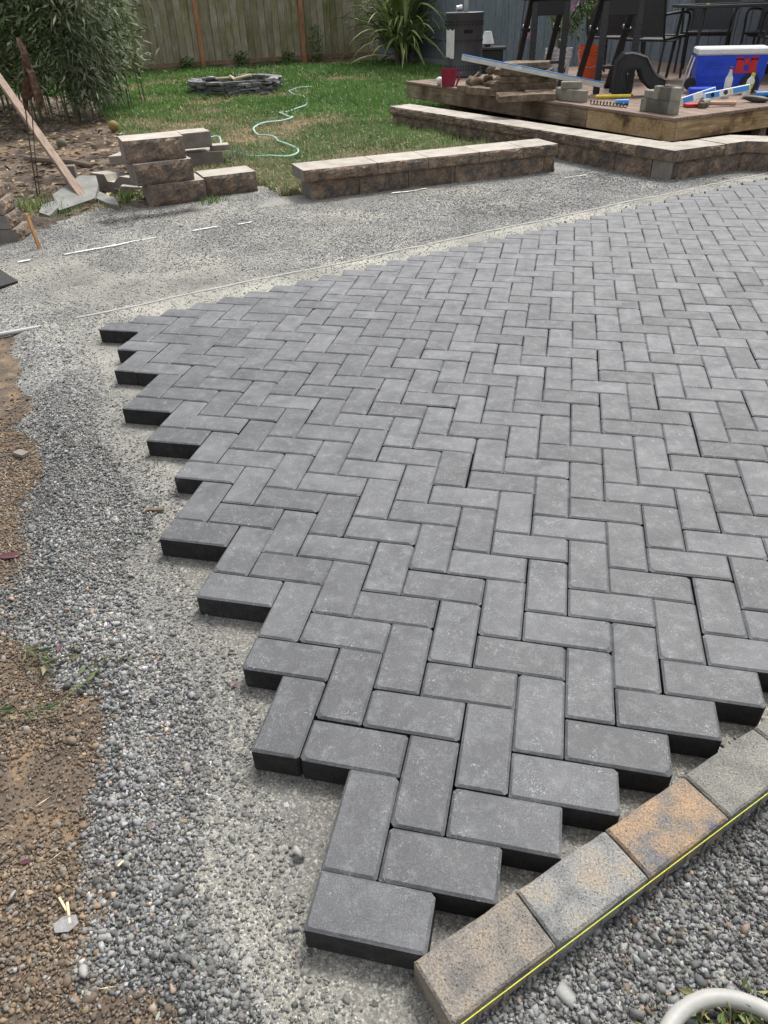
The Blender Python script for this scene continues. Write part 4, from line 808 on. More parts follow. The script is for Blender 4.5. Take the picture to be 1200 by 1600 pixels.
def cooler():
    r = EM('cooler', (1.50, 8.42, ZD), radians(0), 'blue wheeled cooler with white lid and red castle emblem on the deck', 'cooler')
    W_, D_, H_ = .66, .36, .385
    m = MB(); v = []
    for z, i in ((.02, .03), (.13, .018), (.15, .012), (.325, 0)): v += [(i, i*.5, z), (W_-i, i*.5, z), (W_-i, D_-i*.5, z), (i, D_-i*.5, z)]
    m.add(v, [(4*k+j, 4*k+(j+1) % 4, 4*k+4+(j+1) % 4, 4*k+4+j) for k in range(3) for j in range(4)]+[(3, 2, 1, 0), (12, 13, 14, 15)])
    m.build('body', m_blue, r)
    m = MB(); m.cbox((-.008, -.01, .325), (W_+.008, D_+.01, H_), .012); m.build('lid', m_white, r)
    m = MB(); m.cbox((.22, -.016, .33), (.32, -.008, .352), .003); m.build('lid_latch', m_alu, r)
    for x in (.09, .19, .29): m = MB(); m.cbox((x, .003, .085), (x+.07, .02, .092), .002); m.build('moulded_rib', m_blue, r)
    for z in (.215, .235, .255, .275): m = MB(); m.cbox((.085, -.001, z), (.26, .006, z+.003), .001); m.build('moulded_line', m_blue, r)
    # red castle
    e = MB(); cx, cz, s = .37, .172, .0138
    def rc(x0, z0, x1, z1): e.box((cx+x0*s, -.0045, cz+z0*s), (cx+x1*s, .004, cz+z1*s))
    rc(-1, 0, 15, 1.2); rc(0, 1.2, 4.2, 8); rc(9.8, 1.2, 14, 8); rc(4.2, 5, 9.8, 6.6); rc(4.2, 1.2, 5.4, 5); rc(8.6, 1.2, 9.8, 5); rc(5.3, 6.6, 8.7, 8.6)
    for x in (-.3, 1.4, 3.1, 9.5, 11.2, 12.9): rc(x, 8, x+1.1, 10.4)
    rc(-.3, 8, 4.3, 9); rc(9.5, 8, 14.1, 9)
    for x in (5.2, 6.6, 8): rc(x, 8.6, x+.8, 9.6)
    e.build('castle_emblem', m_red, r)
    c = bpy.data.curves.new('raised_lettering', 'FONT'); c.body = 'Coleman'; c.size = .05; c.extrude = .002; c.materials.append(m_blue); o_ = bpy.data.objects.new('tmp', c); COL.objects.link(o_); bpy.context.view_layer.update(); me_ = bpy.data.meshes.new_from_object(o_.evaluated_get(bpy.context.evaluated_depsgraph_get())); bpy.data.objects.remove(o_); me_.materials.clear(); me_.materials.append(m_blue); o = OBJ('raised_lettering', me_, r); o.location = (.09, .002, .235); o.rotation_euler = (pi/2, 0, 0)
    for x in (.53,): 
        w = EM('wheel', (x, -.022, .085), 0); w.parent = r; m = MB(); m.cyl((0, 0, 0), (0, .05, 0), .085, n=28); m.build('tyre', m_rubber, w, smooth=True)
        m = MB(); m.cyl((0, -.004, 0), (0, .0, 0), .055, n=20); [m.cbox((-.006, -.010, .012), (.006, -.003, .05), .001, M=Matrix.Rotation(k*pi/3, 4, 'Y')) for k in range(6)]; m.cyl((0, -.014, 0), (0, 0, 0), .014, n=10); m.build('rim', m_dkgrey, w)
    w = EM('wheel', (-.03, -.022, .085), 0); w.parent = r; m = MB(); m.cyl((0, 0, 0), (0, .05, 0), .055, n=28); m.build('tyre', m_rubber, w, smooth=True)
    m = MB(); m.tube([(-.02, .06, .31), (-.045, .05, .2), (-.06, .04, .03)], .008, 8); m.tube([(-.02, .26, .31), (-.045, .27, .2), (-.06, .28, .03)], .008, 8); m.build('pull_handle', m_white, r)
    m = MB(); m.cbox((W_, .1, .24), (W_+.03, .26, .28), .008); m.build('side_handle', m_white, r)
cooler()
def bucket(name, loc, col, label, band=None, H=.34):
    r = EM(name, loc, 0, label, 'bucket'); m = MB(); m.lathe([(.128, 0), (.142, H-.10), (.150, H-.095), (.150, H-.085), (.143, H-.08), (.152, H-.055), (.152, H-.045), (.146, H-.04), (.155, H-.012), (.155, H), (.145, H), (.14, H-.04), (.14, H-.05)], 32, cap=False)
    m.lathe([(.002, .004), (.127, .004)], 32, cap=False); m.build('shell', col, r, smooth=True); m = MB(); m.lathe([(.002, H-.05), (.141, H-.05)], 24, cap=False); m.build('contents', m_soil, r)
    m = MB(); m.tube([(.155*cos(t), .155*sin(t), H-.06-.16*sin((t-pi)/1)*1) for t in np.linspace(pi, 2*pi, 14)], .003, 6); m.build('wire_handle', m_steel, r); return r
b = bucket('bucket', (.12, 9.75, ZD), m_white, 'white plastic bucket with a red print and a flowering shrub in it')
# red triangle and small print on the side facing the yard
m = MB(); 
def wrap(m, a0, pts, rad, mi=0):
    m.add([((rad)*cos(radians(a0)+p[0]/rad), rad*sin(radians(a0)+p[0]/rad), p[1]) for p in pts], [tuple(range(len(pts)))], mi)
wrap(m, -62, [(-.01, .10), (.045, .10), (.045, .175)], .1405); wrap(m, -62, [(-.02, .045), (.05, .045), (.05, .07), (-.02, .07)], .1395); m.build('red_print', m_red, b)
m = MB()
for k in range(5): wrap(m, -86+k*5, [(-.004, .135), (.003, .135), (.003, .155), (-.004, .155)], .142)
for k in range(4): wrap(m, -70+k*4, [(-.003, .078), (.003, .078), (.003, .09), (-.003, .09)], .142)
m.build('small_print', m_ink, b)
bucket('bucket', (.50, 10.15, ZD), m_orange, 'orange plastic bucket standing behind the second black sawhorse')
def leaves_np(name, n, fn, L, Wd, cols, parent=None, droop=.5, mat=None, loc=(0, 0, 0), fold=.25):
    """n lance leaves; fn(n) -> base points (n,3) and direction (n,3)"""
    b, d = fn(n); d = d/np.linalg.norm(d, axis=1, keepdims=True); ln = L*rng.uniform(.6, 1.3, n)[:, None]; wd = Wd*rng.uniform(.7, 1.3, n)[:, None]
    s = np.cross(d, rng.normal(0, 1, (n, 3))); s /= np.linalg.norm(s, axis=1, keepdims=True)+1e-9; up = np.cross(s, d); g = np.array([0, 0, -1.])
    p0 = b; p1 = b+d*ln*.45+g*ln*droop*.12; p2 = b+d*ln*.95+g*ln*droop*.5
    v = np.stack([p0, p1+s*wd/2+up*wd*fold, p1, p1-s*wd/2+up*wd*fold, p2], 1); o = (np.arange(n)*5)[:, None]
    F = np.concatenate([np.array([[0, 1, 2]])+o, np.array([[0, 2, 3]])+o, np.array([[1, 4, 2]])+o, np.array([[2, 4, 3]])+o])
    c = np.array(cols)[rng.integers(0, len(cols), n)]*rng.uniform(.65, 1.35, (n, 1)); me = np_mesh(name, v.reshape(-1, 3), F, mat or m_leaf, {'tint': np.repeat(np.clip(c, 0, .8), 5, 0)}); return OBJ(name, me, parent, loc)
def shrub():
    r = EM('flowering_shrub', (.12, 9.75, ZD+.29), 0, 'leafy shrub with pink flowers growing from the white bucket', 'shrub'); m = MB(); tips = []
    for k in range(9):
        a = R.uniform(0, 2*pi); e = (.35*cos(a)+.03, .3*sin(a), R.uniform(.5, .95)); m.tube([(0, 0, 0), (e[0]*.35, e[1]*.35, e[2]*.5), e], [.007, .005, .002], 5); tips.append(e)
    m.build('stem', m_twig, r); T_ = np.array(tips)
    def fn(n): k = rng.integers(0, len(T_), n); s = rng.uniform(.35, 1.05, n)[:, None]; return T_[k]*s+rng.normal(0, .035, (n, 3)), rng.normal(0, 1, (n, 3))+np.array([0, 0, .2])
    o = leaves_np('foliage', 900, fn, .06, .025, [(.09, .15, .04), (.16, .24, .07), (.05, .09, .03)], r); o['kind'] = 'stuff'
    for k in range(5):
        p = Vector(((.06, -.1, .62), (.11, -.1, .45), (.16, .05, .6), (.2, -.05, .5), (.02, -.08, .75))[k]); f = MB()
        for j in range(5): a = 2*pi*j/5; f.add([(0, 0, 0), (.045*cos(a-.5), -.012, .045*sin(a-.5)), (.055*cos(a), -.02, .055*sin(a)), (.045*cos(a+.5), -.012, .045*sin(a+.5))], [(0, 1, 2, 3)])
        f.build('flower', m_pink, r, p)
shrub()
def sawhorse(loc, rz, label, Wd=.34, back=.5):
    r = EM('sawhorse', loc, rz, label, 'sawhorse', 'folding black plastic sawhorses on the deck'); H = .86
    m = MB(); m.cbox((-.14, -.045, H-.05), (Wd+.14, .11, H+.03), .01); m.build('top_beam', m_black, r)
    m = MB(); m.cbox((-.02, -.02, H-.19), (Wd+.02, .0, H-.05), .006); m.build('brace_panel', m_black, r)
    for x in (0, Wd):
        m = MB(); m.cbox((x-.032, -.028, 0), (x+.032, .018, H-.06), .008); 
        for k in range(10): m.cbox((x-.036, -.031, .1+k*.055), (x+.036, -.026, .115+k*.055), .001)
        m.add([(x-.03, -.01, H-.19), (x+.03, -.01, H-.19), (x+(.12 if x == 0 else -.12), -.01, H-.19)], [(0, 1, 2)]); m.build('leg', m_dkgrey, r)
        M = Matrix.Translation((x-.05, .06, H-.05))@Matrix.Rotation(radians(-30), 4, 'X').to_4x4()@Matrix.Rotation(radians(-7), 4, 'Y')
        L = (H-.05)/cos(radians(30)); m = MB(); m.cbox((-.03, 0, -L), (.03, .045, 0), .008, M=Matrix.Translation((x-.03, .05, H-.05))@Matrix.Rotation(radians(28), 4, 'X')@Matrix.Rotation(radians(4), 4, 'Y'))
        m.cbox((-.045, -.02, -.33), (.045, .065, -.28), .01, M=Matrix.Translation((x-.03, .05, H-.05))@Matrix.Rotation(radians(28), 4, 'X')@Matrix.Rotation(radians(4), 4, 'Y')); m.build('leg', m_black, r)
    m = MB(); m.cbox((0, -.01, .22), (Wd, .012, .25), .004); m.build('cross_bar', m_dkgrey, r)
sawhorse((.56, 8.44, ZD), radians(13), 'nearer black sawhorse standing beside the black bag')
sawhorse((-.16, 9.15, ZD), radians(13), 'farther black sawhorse standing behind the muddy slab pile')
# straightedge resting on slabs and the nearer sawhorse
r = EM('straightedge', (-.80, 8.05, .69), 0, 'long aluminium straightedge with a blue top lying over the slab pile', 'straightedge')
r.rotation_euler = Vector((1.42, .18, -.272)).to_track_quat('X', 'Z').to_euler()
m = MB(); m.cbox((0, -.022, -.045), (1.46, .022, 0), .002); m.build('rail', m_alu, r); m = MB(); m.cbox((0, -.024, .001), (1.46, .024, .006), .001); m.build('blue_strip', m_lblue, r)
m = MB(); m.cbox((.555, -.026, -.03), (.61, -.0225, .0), .001); m.build('vial_window', m_white, r)
# muddy slabs
def slab(x, y, z, rz, L, D, H, label):
    q = random.Random(int(abs(x*1000)+z*999)); n = 9; pts = []
    for (a, b_) in ((-1, -1), (-.3, -1.03), (.4, -.97), (1, -1), (1.03, 0), (1, 1), (.2, 1), (-.6, 1.02), (-1, 1), (-1.03, .1)): pts.append((a*L/2+q.uniform(-.012, .012), b_*D/2+q.uniform(-.012, .012)))
    m = MB(); m.prism(pts, 0, H, 0, .004); tag(m.build('old_slab', m_oldslab, None, (x-.2, y, z), (q.gauss(0, .012), q.gauss(0, .012), rz)), label, 'paving slab', 'muddy slabs stacked on the deck')
slab(.06, 8.0, ZD+.002, radians(8), .56, .30, .055, 'lowest muddy slab, jutting over the deck edge')
slab(-.28, 8.42, ZD+.002, radians(-30), .62, .22, .06, 'long low muddy slab on the deck left of the slab pile')
slab(.02, 8.35, ZD+.062, radians(-6), .66, .30, .062, 'second muddy slab from the bottom, the widest')
slab(.07, 8.36, ZD+.128, radians(4), .56, .30, .055, 'middle muddy slab in the pile under the straightedge')
slab(.0, 8.36, ZD+.188, radians(-8), .56, .30, .055, 'second muddy slab from the top, broken at the right end')
slab(.02, 8.38, ZD+.247, radians(-4), .48, .28, .052, 'topmost muddy slab directly under the straightedge')
slab(-.50, 8.78, ZD+.002, radians(-45), .50, .20, .05, 'flat muddy slab near the crimson dustpan')
def rubble():
    lab = ['brown broken chunk leaning on the slab pile', 'round muddy chunk in the middle of the rubble', 'leftmost muddy chunk of the rubble', 'angular chunk on top of the rubble', 'small pale chunk at the foot of the rubble', 'slanting broken slab piece behind the rubble', 'muddy lump under the top chunk', 'low brown lump between slab and rubble']
    for k, (x, y, z, s) in enumerate(((-.27, 8.62, .40, .16), (-.36, 8.6, .38, .13), (-.52, 8.75, .38, .15), (-.36, 8.78, .50, .14), (-.22, 8.5, .385, .07), (-.2, 8.8, .47, .2), (-.42, 8.85, .40, .15), (-.62, 8.95, .385, .12))):
        v, f = ico(); q = rng.normal(1, .16, (12, 1)); v = v*q*np.array([s*.62, s*.45, s*.4]); me = np_mesh('rubble_chunk', v, f, m_oldslab); tag(OBJ('rubble_chunk', me, None, (x-.2, y, z), (R.random(), R.random()*.6, R.random()*6)), lab[k], 'rubble', 'muddy rubble on the deck')
rubble()
# crimson dustpan, white lump, stick
r = EM('dustpan', (-1.12, 9.32, ZD), radians(10), 'crimson plastic bin scoop standing at the left end of the deck', 'scoop')
m = MB(); v = [(-.07, -.05, 0), (.075, -.05, 0), (.075, .06, 0), (-.07, .06, 0), (-.085, -.075, .18), (.11, -.06, .175), (.09, .075, .18), (-.07, .075, .185)]; m.add(v, [(3, 2, 1, 0), (0, 1, 5, 4), (1, 2, 6, 5), (2, 3, 7, 6), (3, 0, 4, 7)]); m.build('pan', m_crimson, r)
m = MB(); m.cbox((.07, -.07, .04), (.09, -.05, .19), .003, M=Matrix.Rotation(radians(25), 4, 'Y')); m.build('grip', m_crimson, r)
lumber((-.90, 8.86, ZD+.008), (-.72, 8.95, ZD+.17), .014, .014, m_handle, 'wooden_stick', 'thin wooden stick leaning beside the crimson scoop', 'stick')
ball((-1.24, 9.45, ZD+.045), .045, m_white, 'white lump half hidden behind the crimson scoop')
# side table, lampshade, hook
r = EM('side_cabinet', (-.95, 13.0, -.06), radians(8), 'dark outdoor side cabinet against the house behind the heater', 'side table')
m = MB(); m.cbox((-.16, -.15, .0), (.16, .15, .52), .008); m.build('cabinet_body', m_metalblk, r); m = MB(); m.cbox((-.19, -.18, .521), (.2, .18, .56), .006); m.build('cabinet_top', m_darkmetal, r)
r = EM('small_lamp', (-1.03, 12.95, .501), 0, 'small white lampshade on the dark side cabinet', 'lamp'); m = MB(); m.cyl((0, 0, 0), (0, 0, .04), .05, n=14); m.build('lamp_base', m_darkmetal, r); m = MB(); m.lathe([(.105, .04), (.055, .2), (.0, .2)], 20, cap=False); m.build('lamp_shade', m_white, r, smooth=True)
r = EM('garden_hook', (-.55, 12.2, -.06), 0, 'thin curved shepherd hook with a small flower ornament by the house', 'garden hook'); m = MB(); m.tube(catmull([(0, 0, -.1), (.05, 0, .5), (.1, 0, 1.1), (.16, 0, 1.2), (.22, 0, 1.18), (.24, 0, 1.12)], 5), .006, 6); m.build('hook_rod', m_metalblk, r)
m = MB(); [m.add([(0, 0, 0), (.05*cos(a-.4), .01, .05*sin(a-.4)), (.06*cos(a), 0, .06*sin(a)), (.05*cos(a+.4), .01, .05*sin(a+.4))], [(0, 1, 2, 3)]) for a in np.linspace(0, 2*pi, 6)[:-1]]; m.build('flower_ornament', m_pink, r, (.20, -.02, .72)); m = MB(); m.tube([(.24, 0, 1.12), (.21, -.01, .76)], .003, 5); m.build('hanger', m_metalblk, r)

# grey pavers on edge, stacked
def edge_paver(u, w, z, along, label, tilt=0):
    p = dk(u, w); m = MB(); m.cbox((-.03, -.1, 0), (.03, .1, .099), .004); rz = DA+(pi/2 if along else 0)-pi/2+tilt
    tag(m.build('grey_paver', m_greyblk, None, (p[0], p[1], z), (0, 0, rz)), label, 'paver', 'spare grey pavers stacked on the deck')
for k, w in enumerate((.395, .33, .265, .20)): edge_paver(.13, w, ZD+.001, True, ['leftmost bottom paver of the larger grey stack by the deck corner', 'second bottom paver of the larger grey stack', 'third bottom paver of the larger grey stack', 'front bottom paver of the larger grey stack by the deck corner'][k])
for k, w in enumerate((.27, .205)): edge_paver(.135, w, ZD+.101, True, ['upper rear paver of the larger grey stack', 'upper front paver of the larger grey stack'][k])
p = dk(.16, .39); m = MB(); m.cbox((-.05, -.1, 0), (.05, .1, .06), .004); tag(m.build('grey_paver', m_greyblk, None, (p[0], p[1], ZD+.101), (0, 0, DA-.2)), 'flat grey paver on the left of the larger stack', 'paver', 'spare grey pavers stacked on the deck')
for k, w in enumerate((1.62, 1.54, 1.46, 1.36)): edge_paver(.14+(.05 if k == 0 else 0), w, ZD+.001, True, ['leftmost rear paver of the smaller grey stack', 'second paver of the smaller grey stack', 'third paver of the smaller grey stack', 'rightmost paver of the smaller grey stack, nearest the deck edge'][k], .06*k)
p = dk(.17, 1.5); m = MB(); m.cbox((-.05, -.1, 0), (.05, .1, .06), .004); tag(m.build('grey_paver', m_greyblk, None, (p[0], p[1], ZD+.101), (0, 0, DA+.9)), 'grey paver lying flat on top of the smaller stack', 'paver', 'spare grey pavers stacked on the deck')
# black bag: draped strap shape
def bag():
    r = EM('carry_bag', (.80, 8.22, ZD), radians(6), 'slumped black nylon carry bag leaning against the nearer sawhorse', 'bag')
    O = [(175,590),(176,500),(180,420),(215,378),(260,376),(300,383),(350,400),(400,480),(440,505),(485,525),(475,565),(400,565),(350,520),(318,455),(262,455),(240,480),(252,540),(272,602),(215,608)]
    P_ = [((a-175)*.0016-.09, (605-b)*.00155+.012) for a, b in O]; n = len(P_); m = MB(); lay = [(-.055, .82), (-.075, 1), (.0, 1.03), (.06, .95), (.075, .8)]; cx = sum(q[0] for q in P_)/n; cz = sum(q[1] for q in P_)/n
    for k, (y, sc) in enumerate(lay):
        for i, (x, z) in enumerate(P_):
            a, b = P_[i-1], P_[(i+1) % n]; t = Vector((b[0]-a[0], b[1]-a[1])).normalized(); w = (1-sc)*.09; m.v.append((x-t.y*w*1+.006*sin(i*2+k), y+.012*sin(i*1.7), max(.004, z+t.x*w)))
    for k in range(len(lay)-1):
        for i in range(n): j_ = (i+1) % n; m.f.append((k*n+i, (k+1)*n+i, (k+1)*n+j_, k*n+j_)); m.m.append(0)
    m.f += [tuple(range(n)), tuple(range((len(lay)-1)*n, len(lay)*n))[::-1]]; m.m += [0, 0]; m.build('bag_body', m_greyfab, r, smooth=True)
    m = MB(); m.tube(catmull([(-.02, -.085, .26), (-.03, -.10, .16), (.02, -.11, .06), (.10, -.10, .015)], 6), .008, 6); m.build('strap', m_metalblk, r)
bag()
# small tools
m = MB(); m.tube([( .86+.013*cos(k*.9)-.0*k, 0, 0) for k in range(1)]+[(0, 0, 0)], .001, 3) if False else None
pts = [(.0+k*.0045, .018*cos(k*.75), .02+.018*sin(k*.75)) for k in range(96)]; m = MB(); m.tube(pts, .004, 5); tag(m.build('coiled_hose', m_black, None, (*dk(.09, 1.12), ZD), (0, 0, DA-pi/2+.15)), 'dark green coiled air hose lying along the deck edge', 'hose')
m = MB(); m.cyl((0, 0, 0), (.34, 0, 0), .016, n=12); tag(m.build('yellow_tube', m_yellow, None, (.55, 7.98, ZD+.022), (0, 0, radians(8)), True), 'yellow tube lying behind the coiled hose', 'tube')
m = MB(); m.cyl((0, 0, 0), (.12, 0, 0), .02, .026, n=12); tag(m.build('blue_nozzle', m_lblue, None, (.72, 7.52, ZD+.026), (0, 0, radians(-6)), True), 'blue plastic nozzle between coiled hose and grey stack', 'nozzle')
def spirit_level(loc, rz, tilt, L, label, holes=True):
    r = EM('spirit_level', loc, rz, label, 'spirit level', 'blue and white levels on the deck'); r.rotation_euler = (radians(-18), radians(tilt), rz); m = MB(); m.cbox((0, -.012, 0), (L, .012, .058), .003); m.build('frame', m_white, r)
    m = MB(); m.cbox((.01, -.0135, .006), (L*.32, -.011, .052), .002); m.build('blue_panel', m_lblue, r); m = MB(); m.cbox((L*.62, -.0135, .006), (L-.01, -.011, .052), .002); m.build('blue_panel', m_lblue, r)
    if holes:
        m = MB(); m.cyl((L*.46, -.015, .03), (L*.46, -.0125, .03), .02, n=18); m.build('vial', m_dkgrey, r); m = MB(); m.cyl((L*.17, -.0155, .03), (L*.17, -.014, .03), .017, n=18); m.build('hand_hole', m_slot, r); m = MB(); m.cbox((L*.56, -.015, .012), (L*.59, -.0125, .048), .001); m.build('end_vial', m_yellow, r)
spirit_level((1.50, 7.50, ZD+.035), radians(18), -8, .42, 'blue and white torpedo level resting on the mallet and gloves')
spirit_level((1.30, 7.42, ZD+.01), radians(38), -9, .40, 'white edged level propped beside the larger grey stack', False)
r = EM('mallet', (1.49, 7.34, ZD+.034), radians(5), 'rubber mallet with a whitish head and pale wooden handle at the deck corner', 'mallet')
m = MB(); m.cyl((-.045, -.045, 0), (.025, .03, 0), .034, n=20); m.build('head', m_greyblk, r, smooth=True); m = MB(); m.tube([(.0, .0, 0), (.12, .02, -.006), (.27, .045, -.012)], [.012, .017, .019], 12); m.build('handle', m_handle, r, smooth=True)
m = MB(); m.cbox((0, 0, 0), (.11, .09, .03), .005); tag(m.build('red_case', m_red, None, (1.33, 7.28, ZD+.001), (0, 0, .3)), 'small flat red case beside the larger grey stack', 'case')
m = MB(); m.cbox((0, 0, 0), (.07, .05, .045), .006); tag(m.build('stone_chip', m_oldslab, None, (1.43, 7.24, ZD+.001), (0, 0, .2)), 'broken brown paver chip on the deck corner', 'stone chip')
r = EM('marking_spray_can', (1.93, 7.98, ZD), radians(0), 'white bottle with a yellow green label leaning before the cooler wheel', 'bottle'); r.rotation_euler = (0, radians(10), 0)
m = MB(); m.lathe([(.03, 0), (.034, .01), (.034, .15), (.02, .17), (.016, .185), (.0, .187)], 18, cap=False); m.build('can_body', m_white, r, smooth=True); m = MB(); m.lathe([(.0346, .055), (.0346, .125)], 18, cap=False); m.build('can_label', m_lime, r, smooth=True); m = MB(); m.lathe([(.0349, .075), (.0349, .085)], 18, cap=False); m.build('label_text_band', m_ink, r); m = MB(); m.cyl((0, 0, .187), (0, 0, .21), .018, n=12); m.build('cap', m_lime, r)
r = EM('water_bottle', (1.77, 8.05, ZD+.0), 0, 'clear plastic bottle with a white label standing against the blue cooler', 'bottle')
m = MB(); m.lathe([(.03, 0), (.034, .02), (.034, .15), (.014, .215), (.014, .235), (0, .236)], 18, cap=False); m.build('bottle_body', m_clear, r, smooth=True); m = MB(); m.lathe([(.0345, .10), (.0345, .155), (.027, .175)], 18, cap=False); m.build('bottle_label', m_paper, r, smooth=True); m = MB(); m.cyl((0, 0, .236), (0, 0, .252), .016, n=12); m.build('bottle_cap', m_crimson, r)
def lump(name, loc, s, mat, label, cat, seed):
    v, f = ico(); q = np.random.default_rng(seed); m = MB(); v = v*q.normal(1, .18, (12, 1))*np.array(s); m.add(v.tolist(), f.tolist()); o = m.build(name, mat, None, loc, (0, 0, seed)); sb = o.modifiers.new('s', 'SUBSURF'); sb.levels = sb.render_levels = 2; return tag(o, label, cat)
lump('work_glove', (1.98, 7.66, ZD+.025), (.14, .06, .04), m_darkmetal, 'dark grey work glove crumpled behind the mallet handle', 'glove', 3)
lump('work_glove', (2.12, 7.86, ZD+.03), (.09, .07, .045), m_rubber, 'black work glove near the right edge of the deck', 'glove', 5)
lump('red_rag', (2.22, 7.8, ZD+.025), (.08, .05, .035), m_crimson, 'dark red rag at the far right of the deck', 'rag', 8)
m = MB(); m.cyl((0, 0, 0), (.16, .05, 0), .02, n=12); tag(m.build('blue_tool', m_lblue, None, (1.98, 7.78, ZD+.055), (0, 0, 0), True), 'blue tool handle lying between the two gloves', 'tool')
m = MB(); m.cbox((0, 0, 0), (.24, .1, .09), .01); tag(m.build('blue_tool_box', m_blue, None, (1.42, 7.95, ZD+.001), (0, 0, .1)), 'small blue box behind the white edged level', 'box')
# chairs and table
def chair(x, y, rz, label):
    r = EM('patio_chair', (x, y, ZD), rz, label, 'chair', 'charcoal sling patio chairs around the table'); T = .014; f = MB()     # faces +x locally
    m = MB(); v = []
    for i in range(5): s = i/4; v += [(.0+s*.48, -.24, .40-.03*sin(s*pi)+.02*s), (.0+s*.48, .24, .40-.03*sin(s*pi)+.02*s)]
    m.add(v, [(2*i, 2*i+2, 2*i+3, 2*i+1) for i in range(4)]); m.add([(a, b_, c-.006) for a, b_, c in v], [(2*i, 2*i+1, 2*i+3, 2*i+2) for i in range(4)]); m.build('seat', m_sling, r)
    m = MB(); v = []
    for i in range(5): s = i/4; v += [(-.02-s*.16, -.24, .43+s*.60), (-.02-s*.16, .24, .43+s*.60)]
    m.add(v, [(2*i, 2*i+1, 2*i+3, 2*i+2) for i in range(4)]); m.add([(a-.006, b_, c) for a, b_, c in v], [(2*i, 2*i+2, 2*i+3, 2*i+1) for i in range(4)]); m.build('backrest', m_sling, r)
    for s in (-1, 1):
        m = MB(); m.tube([(-.03, s*.25, .0), (.02, s*.25, .40), (-.02, s*.25, .43), (-.18, s*.25, 1.04)], T, 8); m.build('back_post', m_metalblk, r, smooth=True)
        m = MB(); m.tube(catmull([(.50, s*.27, .0), (.47, s*.27, .42), (.46, s*.28, .60), (.38, s*.28, .65), (.1, s*.28, .65), (-.07, s*.26, .64)], 5), T, 8); m.build('arm_and_leg', m_metalblk, r, smooth=True)
        m = MB(); m.tube([(0, s*.25, .405), (.48, s*.25, .42)], T, 8); m.build('seat_rail', m_metalblk, r)
    m = MB(); m.tube([(-.18, -.25, 1.04), (-.18, .25, 1.04)], T, 8); m.build('top_rail', m_metalblk, r); m = MB(); m.tube([(.48, -.25, .42), (.48, .25, .42)], T, 8); m.build('cross_rail', m_metalblk, r); m = MB(); m.tube([(.0, -.25, .40), (.0, .25, .40)], T, 8); m.build('cross_rail', m_metalblk, r)
chair(1.06, 9.75, radians(57), 'nearest charcoal sling chair, facing the table from the left')
chair(.66, 10.35, radians(57), 'charcoal sling chair half hidden behind the nearer sawhorse')
chair(1.95, 11.1, radians(-105), 'charcoal sling chair at the far side of the table by the house')
chair(2.65, 10.6, radians(-115), 'charcoal sling chair at the far right of the table')
chair(2.75, 9.55, radians(175), 'charcoal sling chair at the right frame edge behind the cooler')
r = EM('patio_table', (1.98, 9.85, ZD), radians(13), 'black framed glass patio table behind the blue cooler', 'table')
m = MB(); [m.cbox(a, b_, .004) for a, b_ in (((-.55, -.42, .69), (.75, -.38, .72)), ((-.55, .38, .69), (.75, .42, .72)), ((-.55, -.379, .69), (-.51, .379, .72)), ((.71, -.379, .69), (.75, .379, .72)))]; m.build('table_frame', m_metalblk, r)
m = MB(); m.box((-.51, -.38, .700), (.71, .38, .706)); m.build('glass_top', m_glass, r)
for x, y in ((-.5, -.37), (.7, -.37), (-.5, .37), (.7, .37)): m = MB(); m.tube([(x, y, 0), (x*.9, y*.9, .69)], .018, 8); m.build('leg', m_metalblk, r)
m = MB(); m.cbox((0, 0, 0), (.03, .02, .012), .001); tag(m.build('tag_clip', m_lime, None, (1.62, 9.38, ZD+.7215), (0, 0, .2)), 'tiny yellow clip on the near edge of the patio table', 'clip')
m = MB(); m.lathe([(.13, 0), (.14, .02), (.12, .035), (0, .04)], 20, cap=False); tag(m.build('umbrella_base', m_darkmetal, None, (1.32, 8.7, ZD), (0, 0, 0), True), 'round dark weight plate on the deck under the chairs', 'umbrella base')
m = MB(); m.cbox((0, 0, 0), (.30, .2, .42), .02); tag(m.build('storage_tub', m_greyblk, None, (3.0, 10.75, ZD), (0, 0, -.5)), 'pale grey storage box at the right edge beyond the chairs', 'box')

